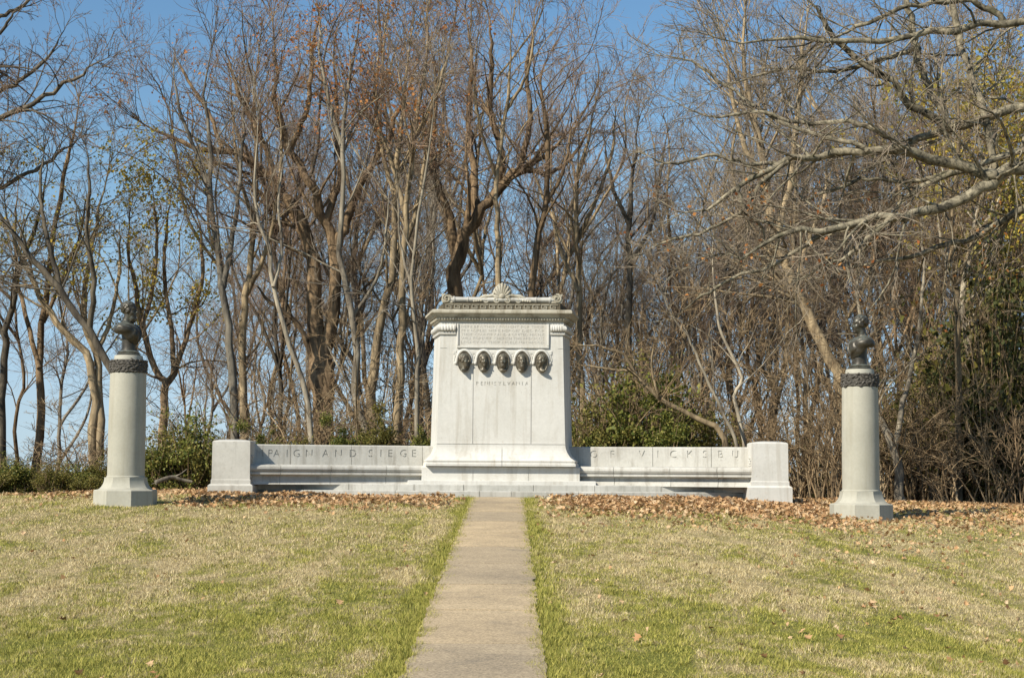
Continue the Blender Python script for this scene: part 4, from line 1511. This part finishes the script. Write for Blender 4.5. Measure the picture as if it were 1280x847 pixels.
spots = []
for px, d in [(-30, 46), (25, 50), (84, 52), (165, 52), (225, 50), (258, 56),
              (330, 44), (350, 52), (372, 46), (430, 48), (452, 55), (505, 50), (530, 46), (548, 58), (604, 46), (640, 52), (690, 48),
              (705, 44), (718, 56), (748, 46), (762, 52), (800, 48), (815, 44), (838, 54), (850, 46), (872, 50), (890, 43), (905, 56), (925, 46), (948, 44), (960, 52),
              (978, 42), (990, 48), (1012, 44), (1030, 54), (1040, 42), (1062, 47), (1085, 43), (1100, 52), (1112, 41), (1140, 45), (1158, 50), (1165, 41), (1182, 46),
              (1215, 43), (1222, 52), (1248, 42), (1262, 48), (1285, 41), (1300, 46), (1340, 44),
              (395, 60), (560, 64), (620, 60), (700, 62), (780, 60), (860, 62), (940, 60), (1020, 62), (1080, 60), (1160, 62), (1240, 60), (300, 60), (1130, 56), (1200, 56), (1050, 58)]:
    spots.append((px, d))
# heights limited so that the sky opens where it does in the photograph
def skyline(px):
    xs = [-50, 0, 120, 160, 250, 300, 400, 500, 680, 700, 740, 790, 850, 950, 1050, 1150, 1290, 1400]
    ys = [60, 130, 210, 270, 250, 110, 20, -10, 20, 110, 190, 200, 170, 90, 70, 60, 60, 60]
    return float(np.interp(px, xs, ys))


for i, (px, d) in enumerate(spots):
    p = at(px, 590, d)
    k = i % 7
    top = at(px, skyline(px) + rf.uniform(-10, 70), d).z
    hs = (top - tz(p.x, p.y)) / 14.0
    place_fill(k, p.x, p.y, min(max(hs, .62), 1.15) * rf.uniform(.8, 1.0), max(hs, .4))

# leafless undergrowth: sheaves of thin stems
def thicket_proto(seed, h, n, spread, lean):
    r = random.Random(seed)
    gs = []
    for i in range(n):
        a = r.uniform(0, 6.28)
        q = r.uniform(0, spread)
        p = Vector((q * math.cos(a), q * math.sin(a), -.15))
        dx, dy = r.gauss(lean, .35), r.gauss(0, .35)
        hh = h * r.uniform(.5, 1.1)
        gs.append(([p, p + Vector((dx * hh * .2, dy * hh * .2, hh * .35)), p + Vector((dx * hh * .5, dy * hh * .5, hh * .7)), p + Vector((dx * hh * .95, dy * hh * .95, hh * .95))],
                   r.uniform(.011, .028), .006))
    return gs


TH_STY = dict(d1=2.4, d2=4.4, d3=4.6, t1=.22, a1=42, u1=.1, m1=1.2, l1=.42, flare=1.0)
thp = []
for k in range(5):
    gs = thicket_proto(50 + k, [2.6, 3.4, 2.0, 4.2, 3.0][k], [9, 8, 10, 7, 9][k], [.5, .6, .6, .5, .8][k], [0, .25, -.25, .1, -.1][k])
    thp.append((gs, [M_TWIG_DRY, M_BARK_TAN, M_TWIG_DRY, M_BARK_BROWN, M_TWIG_DRY][k]))
tb = {}
rt = random.Random(77)


def place_thicket(k, x, y, sc, hs):
    if x < -5: lab, grp = 'leafless tangled shrub at the wood edge left of the monument', 'tangled shrubs at the left'
    elif x < 4.6: lab, grp = 'leafless tangled shrub behind the monument', 'tangled shrubs behind the monument'
    else: lab, grp = 'dry brown tangled shrub at the wood edge on the right', 'tangled shrubs at the right'
    loc = (x, y, tz(x, y))
    if k not in tb:
        gs, bark = thp[k]
        o = make_tree('bare_shrub', lab, gs, TH_STY, bark, M_TWIG_DRY, (0, 0, 0), grp, 200 + k, cat='shrub')
        o.location, o.scale = loc, (sc, sc, hs)
        tb[k] = o
    else:
        copy_tree(tb[k], loc, rt.uniform(0, 6.28), (sc, hs), lab, grp)


i = 0
for px, d, hs in ([(p, rt.uniform(35, 40), rt.uniform(.6, .9)) for p in range(330, 540, 20)] + [(p, rt.uniform(35, 39), rt.uniform(.7, 1.1)) for p in range(725, 940, 14)] +
                  [(p, rt.uniform(34, 37), rt.uniform(.55, 1.1)) for p in range(960, 1330, 15)] + [(p, rt.uniform(37.5, 42), rt.uniform(.7, 1.4)) for p in range(950, 1330, 18)] +
                  [(p, rt.uniform(35, 38), rt.uniform(.35, .6)) for p in range(20, 260, 24)] + [(p, rt.uniform(40, 44), rt.uniform(.8, 1.2)) for p in range(290, 940, 24)]):
    p = at(px + rt.uniform(-6, 6), 600, d)
    place_thicket(i % 5, p.x, p.y, rt.uniform(.8, 1.2), hs)
    i += 1

for px, d, hs in [(p, rt.uniform(41, 50), rt.uniform(.8, 1.5)) for p in range(295, 960, 27)]:
    p = at(px + rt.uniform(-6, 6), 600, d)
    place_thicket(i % 5, p.x, p.y, rt.uniform(.9, 1.4), hs)
    i += 1
for n_, px in enumerate(list(range(300, 545, 19)) + list(range(700, 1000, 19)) + list(range(1005, 1300, 30))):
    d = rf.uniform(39.5, 54)
    p = at(px + rf.uniform(-6, 6), 590, d)
    lab, grp = ('thin bare sapling in the wood behind the monument', 'saplings behind the monument') if p.x < 6 else ('thin bare sapling in the brown wood at the right', 'saplings at the right')
    copy_tree(built[n_ % 7], (p.x, p.y, tz(p.x, p.y) - .05), rf.uniform(0, 6.28), (rf.uniform(.38, .6), rf.uniform(.42, .78)), lab, grp)

# leafy evergreen shrubs
def shrub_mesh(seed, n, size, tall, nl):
    rng = np.random.default_rng(seed)
    lobes = rng.normal(size=(nl, 3)) * np.array((.40, .40, .25 * tall)) + np.array((0, 0, .48 * tall))
    lobes[:, 2] = np.clip(lobes[:, 2], .08, None)
    lr = rng.uniform(.09, .30, nl)
    w = lr ** 2
    ch = rng.choice(nl, n, p=w / w.sum())
    u = rnorm(rng, n) * (rng.random(n) ** .5)[:, None]
    C = lobes[ch] + u * lr[ch][:, None]
    # sprays that stick out of the outline
    m = n // 6
    sp = rnorm(rng, m) * np.array((1, 1, .8))
    C = np.concatenate([C, lobes[rng.integers(0, nl, m)] + unit(sp + np.array((0, 0, .5))) * rng.uniform(.2, .5, m)[:, None]])
    C = C[C[:, 2] > -.05]
    V, F = leaf_cards(rng, C, size, .8)
    ends = lobes + np.array((0, 0, .1))
    stems = np.stack([ends * np.array((.12, .12, 0)) * (1 - t_) + ends * t_ + np.array((0, 0, -.12 * (1 - t_))) for t_ in (0, .35, .7, 1.15)], 1)
    R = np.tile(np.array([.014, .011, .007, .003]), (nl, 1))
    return (V, F), tube_arrays(stems, R, 4)


sh = []
for k in range(7):
    lf, st = shrub_mesh(300 + k, [4200, 4600, 7000, 7600, 6000, 1500, 2000][k], [.062, .07, .066, .07, .075, .075, .075][k], [1.0, 1.2, 2.2, 2.6, 1.8, 1.6, 2.6][k], [22, 26, 34, 40, 26, 40, 60][k])
    sh.append((np_mesh('foliage', *lf), np_mesh('stems', *st)))
SH_T = [1.0, 1.2, 2.2, 2.6, 1.8, 1.6, 2.6]


def shrub(k, px, d, w, h, mat, label, group=None, sparse=False):
    p = at(px, 600, d)
    o = empty('shrub', (p.x, p.y, tz(p.x, p.y) - .03), label, 'shrub', group, rt.uniform(0, 6.28))
    cand = sorted(range(5, 7) if sparse else range(5), key=lambda q: abs(math.log(SH_T[q] * w / h)))
    k = cand[k % 2]
    sc = h / SH_T[k]
    o.scale = (.5 * (w + sc), .5 * (w + sc), sc)
    fo = bpy.data.objects.new('foliage', sh[k][0])
    stt = bpy.data.objects.new('stems', sh[k][1])
    for c, m in ((fo, mat), (stt, M_TWIG_DRY)):
        COL.objects.link(c)
        c.parent = o
        if not c.data.materials: c.data.materials.append(m)
        c.material_slots[0].link = 'OBJECT'
        c.material_slots[0].material = m
    return o


G1 = 'low shrubs of the hedge at the left'
for i, (px, w, h) in enumerate([(-15, .75, .66), (18, .7, .66), (45, .7, .6), (72, .6, .52), (95, .6, .5), (122, .6, .62), (110, .5, .4), (5, .8, .8), (32, .7, .75), (60, .7, .7), (84, .6, .62), (130, .5, .85)]):
    shrub(i % 4, px, 33.5 + (i % 3) * .7, w, h, [M_LEAF_OLIVE, M_LEAF_GREEN, M_LEAF_OLIVE][i % 3], 'low green shrub in the hedge left of the left column', G1, i > 6)
G2 = 'green shrubs between the left column and the pier'
for i, (px, w, h) in enumerate([(200, .7, .85), (222, .7, .95), (245, .75, 1.0), (205, .6, .6), (192, .9, 1.2), (215, .9, 1.4), (236, .9, 1.5), (256, .9, 1.3)]):
    shrub(i % 4, px, 33 + (i % 2), w, h, [M_LEAF_GREEN, M_LEAF_OLIVE, M_LEAF_OLIVE][i % 3], 'bushy green shrub between the left column and the left end pier', G2, i > 3)
G3 = 'yellow-green shrubs behind the left bench'
for i, (px, w, h) in enumerate([(322, .6, 1.2), (345, .55, 1.15), (380, .45, 1.1), (425, .5, 1.35), (455, .5, 1.3), (470, .5, 1.6), (525, .4, 1.3)]):
    shrub(3 if i % 2 else 0, px, 33.5 + (i % 3) * .6, w, h, M_LEAF_OLIVE if i % 3 else M_LEAF_GREEN, 'yellow-green leafy shrub showing above the left bench', G3)
G4 = 'green bushes behind the right bench'
for i, (px, w, h) in enumerate([(728, .55, 1.2), (748, .7, 1.5), (772, .8, 1.7), (798, .8, 1.55), (824, .8, 1.75), (848, .8, 1.4), (872, .8, 1.2), (896, .6, 1.0), (918, .5, .9)]):
    shrub(i % 4, px, 34 + (i % 4) * .6, w, h, [M_LEAF_GREEN, M_LEAF_OLIVE, M_LEAF_GREEN, M_LEAF_DARKBUSH][i % 4], 'green leafy bush showing above the right bench', G4)
for i, (px, w, h) in enumerate([(735, .8, 2.0), (765, .9, 2.3), (790, .9, 2.7), (815, .9, 2.5), (840, 1, 2.2), (862, 1, 2.0), (888, .9, 1.6), (912, .8, 1.4)]):
    shrub(i % 4, px, 35 + (i % 3) * .6, w, h, [M_LEAF_OLIVE, M_LEAF_GREEN][i % 2], 'loose airy olive bush above the right bench', 'airy bushes behind the right bench', True)
G5 = 'dark evergreen shrubs at the right edge'
for i, (px, w, h) in enumerate([(1232, .8, 1.9), (1262, .8, 2.2), (1290, .9, 2.4), (1250, .7, 1.3)]):
    shrub(i % 4, px, 36.5 + (i % 3), w, h, [M_LEAF_DARKBUSH, M_LEAF_DARKBUSH, M_LEAF_OLIVE][i % 3], 'dark evergreen shrub in the undergrowth near the right edge', G5)
for i, (px, w, h) in enumerate([(1150, 1, 2.8), (1170, 1, 3.4), (1192, 1.1, 4.2), (1212, 1.1, 4.8), (1235, 1.2, 5.2), (1256, 1.2, 5.6), (1278, 1.2, 5.0), (1300, 1.2, 5.6), (1120, .8, 2.4), (1100, .8, 2.0), (1020, .7, 1.4), (1045, .7, 1.2)]):
    shrub(i % 4, px, 37 + (i % 4) * .9, w, h, [M_LEAF_OLIVE, M_LEAF_DARKBUSH, M_LEAF_OLIVE][i % 3], 'tall loose olive vine thicket among the trees at the right', 'olive thickets at the right', True)

# distant woods beyond the hill: one mass of far twiggy crowns
rng = np.random.default_rng(9)
n = 3600
X = rng.uniform(-260, 260, n)
Y = rng.uniform(190, 330, n)
zb = terr(X, Y)
Hh = np.clip(-zb + .2 + rng.uniform(-1.2, 1.6, n) + 1.0 * np.sin(X * .07) + .8 * np.sin(X * .19 + 1), 1.5, None)
q = rng.integers(0, n, 60000)
u = rnorm(rng, len(q)) * (rng.random(len(q)) ** .4)[:, None]
C = np.stack([X[q], Y[q], zb[q] + Hh[q] * .55], -1) + u * np.stack([np.full(len(q), 1.7), np.full(len(q), 1.7), Hh[q] * .45], -1)
V, F = leaf_cards(rng, C, .55, .6)
far = link('distant_woods', np_mesh('distant_woods', V, F), M_TWIG_GREY)
tag(far, 'hazy far-off line of bare woods on the horizon beyond the hill', 'woods', None, 'stuff')

# fallen limb beside the shrubs
s = 31.5 / FPX
pts = [at(x, y, 31.2 + dd) for x, y, dd in ((194, 603, 0), (207, 598, .1), (217, 596, .2), (226, 599, .25), (240, 602, .3))]
fb = empty('fallen_branch', pts[0], 'pale weathered fallen branch lying between the left column and the left pier', 'branch')
bm = bmesh.new()
loc = [p - pts[0] for p in pts]
bm_tube(bm, [tuple(v) for v in catmull(loc, 14)], list(np.linspace(.045, .028, 14)), 8)
link('stem', bm_mesh('stem', bm, 60), M_BARK_PALE, fb)
bm = bmesh.new()
bm_tube(bm, [tuple(v) for v in catmull([loc[2], loc[2] + Vector((.12, .05, .06)), loc[2] + Vector((.22, .1, .15))], 6)], list(np.linspace(.02, .008, 6)), 6)
bm_tube(bm, [tuple(v) for v in catmull([loc[1], loc[1] + Vector((-.1, .05, -.05)), loc[1] + Vector((-.25, .0, -.1))], 6)], list(np.linspace(.02, .008, 6)), 6)
link('side_twigs', bm_mesh('side_twigs', bm, 60), M_BARK_PALE, fb)

# ------------------------------------------------------------------ fallen leaves and grass
rng = np.random.default_rng(5)


def fallen(n, X, Y, lift):
    """curled lobed leaves: two lobes each side of a midrib, four quads each"""
    n = len(X)
    C = np.stack([X, Y, terr(X, Y) + lift], -1)
    a = rng.uniform(0, 2 * PI, n)
    tl = rng.normal(0, .55, n)
    ax = np.stack([np.cos(a) * np.cos(tl), np.sin(a) * np.cos(tl), np.sin(tl)], -1)
    nn = unit(np.array((0, 0, 1.0)) + rng.normal(size=(n, 3)) * .55)
    bx = unit(np.cross(nn, ax))
    nn = np.cross(ax, bx)
    s = (rng.uniform(.026, .062, n) * np.where(Y < -3.5, .85, 1))[:, None]
    cu = rng.uniform(-.1, .6, n)[:, None]
    def pt(u, v, w): return C + ax * s * u + bx * s * v + nn * s * (w * cu)
    vs = [pt(-.6, 0, 0), pt(-.1, 0, -.1), pt(.75, 0, .3), pt(-.45, .35, .5), pt(-.35, .75, 1.1), pt(.05, .35, .4), pt(.35, .7, 1.0), pt(.3, .25, .2),
          pt(-.45, -.35, .5), pt(-.35, -.75, 1.1), pt(.05, -.35, .4), pt(.35, -.7, 1.0), pt(.3, -.25, .2)]
    V = np.stack(vs, 1).reshape(-1, 3)
    q = np.array([(0, 3, 5, 1), (3, 4, 5, 5), (1, 5, 7, 2), (5, 6, 7, 7), (0, 1, 10, 8), (8, 10, 9, 9), (1, 2, 12, 10), (10, 12, 11, 11)])
    tri = np.array([(0, 3, 1), (3, 5, 1), (3, 4, 5), (1, 5, 2), (5, 7, 2), (5, 6, 7), (0, 1, 8), (8, 1, 10), (8, 10, 9), (1, 2, 10), (10, 2, 12), (10, 12, 11)])
    F = (np.arange(n)[:, None, None] * 13 + tri[None]).reshape(-1, 3)
    return V, F


XX, YY, LL = [], [], []


def scatter(n, x0, x1, y0, y1, wfun, lift):
    X = rng.uniform(x0, x1, n)
    Y = rng.uniform(y0, y1, n)
    w = wfun(X, Y)
    m = rng.random(n) < w
    m &= ~((np.abs(X - PATH_X) < PATH_HW + .02) & (Y < 0) & (rng.random(n) > .012))
    m &= ~((np.abs(X) < 4.3) & (Y > step_front_np(X) - .03))
    for cx_, cy_ in (COLS): m &= (np.hypot(X - cx_, Y - cy_) > .52)
    XX.append(X[m])
    YY.append(Y[m])
    LL.append(rng.uniform(.012, lift, m.sum()))


def step_front_np(X): return .55 * (np.abs(X) / 4.5) ** 3


def clump(X, Y): return .5 + .5 * np.sin(X * 2.1 + np.sin(Y * 1.3)) * np.sin(Y * 2.7 + 1.3 * np.sin(X))


scatter(13000, -4.9, -.45, -4.5, .5, lambda X, Y: sstep(-5.5, .1, Y) ** 2.0 * (.45 + .55 * clump(X, Y)) * sstep(-.4, -1.4, X), .07)
scatter(24000, .5, 5.2, -7.0, .5, lambda X, Y: sstep(-8.0, -.4, Y) ** 2.0 * (.5 + .5 * clump(X, Y)) * sstep(.45, 1.6, X), .07)
scatter(26000, 4.4, 13.5, -9.0, 7.0, lambda X, Y: sstep(-10.0, -1.8, Y) ** 1.8 * (.45 + .55 * clump(X, Y)), .06)
scatter(4200, -7.5, -4.4, -3.2, 4.5, lambda X, Y: sstep(-3.2, .8, Y) ** 1.8 * (.35 + .5 * clump(X, Y)), .06)
scatter(2600, -13, -7, -1.0, 5.5, lambda X, Y: sstep(-.8, 3.2, Y) * .7, .05)
scatter(520, -9, 0, -20, -.6, lambda X, Y: .25 + .6 * clump(X, Y) * sstep(-14, -2, Y), .05)
scatter(2600, 0, 10, -20, -1.5, lambda X, Y: .12 + .75 * clump(X * .7, Y * .6) * (.12 + .88 * sstep(.6, 4.5, X + (Y + 8) * .12)), .05)
X, Y, L = np.concatenate(XX), np.concatenate(YY), np.concatenate(LL)
V, F = fallen(len(X), X, Y, L)
fl = link('fallen_leaves', np_mesh('fallen_leaves', V, F), M_LEAF_FALLEN)
tag(fl, 'curled brown and tan fallen leaves drifted along the monument steps and over the lawn', 'leaves', None, 'stuff')

bl = []


def blades(n, y0, y1, hmin, hmax, w):
    Y = rng.uniform(y0, y1, n)
    hw = (Y + 28.4) * .305 + 1.3
    X = EYE.x + rng.uniform(-1, 1, n) * hw
    ed = np.abs(X - PATH_X) - PATH_HW
    m = (ed > -.045 + .04 * np.sin(Y * 7 + np.sign(X) * 2) + .03 * np.sin(Y * 17.3 + np.sign(X)) + .02 * np.sin(Y * 41)) & ~((np.abs(X) < 4.3) & (Y > step_front_np(X) - .01))
    m &= ~((np.abs(X) > 4.0) & (np.abs(X) < 4.85) & (Y > -.32) & (Y < .5))
    for cx_, cy_ in (COLS): m &= (np.hypot(X - cx_, Y - cy_) > .46)
    X, Y, ed = X[m], Y[m], ed[m]
    k = len(X)
    tall = .7 + .45 * clump(X * .8, Y * .6) + .35 * clump(X * 5.3 + 2, Y * 4.1) * clump(X * 3.1, Y * 6.2 + 1) + .55 * (ed < .22) + .5 * (clump(X * 2.3 + 4, Y * 1.7) > .86)
    h = rng.uniform(hmin, hmax, k) * tall
    a = rng.uniform(0, 2 * PI, k)
    lean = rng.normal(0, .55, (k, 2)) * h[:, None]
    z = terr(X, Y) - .004
    ww = w * rng.uniform(.6, 1.3, k)
    v0 = np.stack([X - np.cos(a) * ww, Y - np.sin(a) * ww, z], -1)
    v1 = np.stack([X + np.cos(a) * ww, Y + np.sin(a) * ww, z], -1)
    v2 = np.stack([X + lean[:, 0], Y + lean[:, 1], z + h], -1)
    bl.append(np.stack([v0, v1, v2], 1).reshape(-1, 3))


blades(260000, -19.2, -15.0, .012, .036, .0026)
blades(190000, -15.0, -10.0, .013, .036, .0032)
blades(160000, -10.0, -4.0, .014, .038, .0042)
blades(120000, -4.0, 1.5, .014, .04, .0052)
blades(50000, 1.5, 6.5, .02, .06, .006)
# taller green tufts, thick along the path edges
nt = 1500
TX = np.concatenate([rng.uniform(-4.5, 4.5, nt), PATH_X + rng.choice((-1, 1), 900) * (PATH_HW + rng.exponential(.11, 900))])
TY = np.concatenate([rng.uniform(-19, -2, nt), rng.uniform(-19, -.3, 900)])
q = np.repeat(np.arange(len(TX)), 26)
rad = rng.uniform(.02, .07, len(TX))[q]
a = rng.uniform(0, 2 * PI, len(q))
rr_ = rad * np.sqrt(rng.random(len(q)))
X, Y = TX[q] + rr_ * np.cos(a), TY[q] + rr_ * np.sin(a)
m = (np.abs(X - PATH_X) > PATH_HW - .03)
X, Y, a, hq = X[m], Y[m], a[m], (rng.uniform(.025, .062, len(TX))[q] * rng.uniform(.6, 1.2, len(q)))[m]
z = terr(X, Y) - .003
w = .0032
out = np.stack([np.cos(a), np.sin(a)], -1) * (hq * rng.uniform(.2, .9, len(hq)))[:, None]
bl.append(np.stack([np.stack([X - np.sin(a) * w, Y + np.cos(a) * w, z], -1), np.stack([X + np.sin(a) * w, Y - np.cos(a) * w, z], -1),
                    np.stack([X + out[:, 0], Y + out[:, 1], z + hq], -1)], 1).reshape(-1, 3))
V = np.concatenate(bl)
gr = link('grass', np_mesh('grass', V, np.arange(len(V)).reshape(-1, 3)), M_BLADE)
tag(gr, 'patchy winter lawn of straw-coloured and green grass on both sides of the path', 'grass', None, 'stuff')
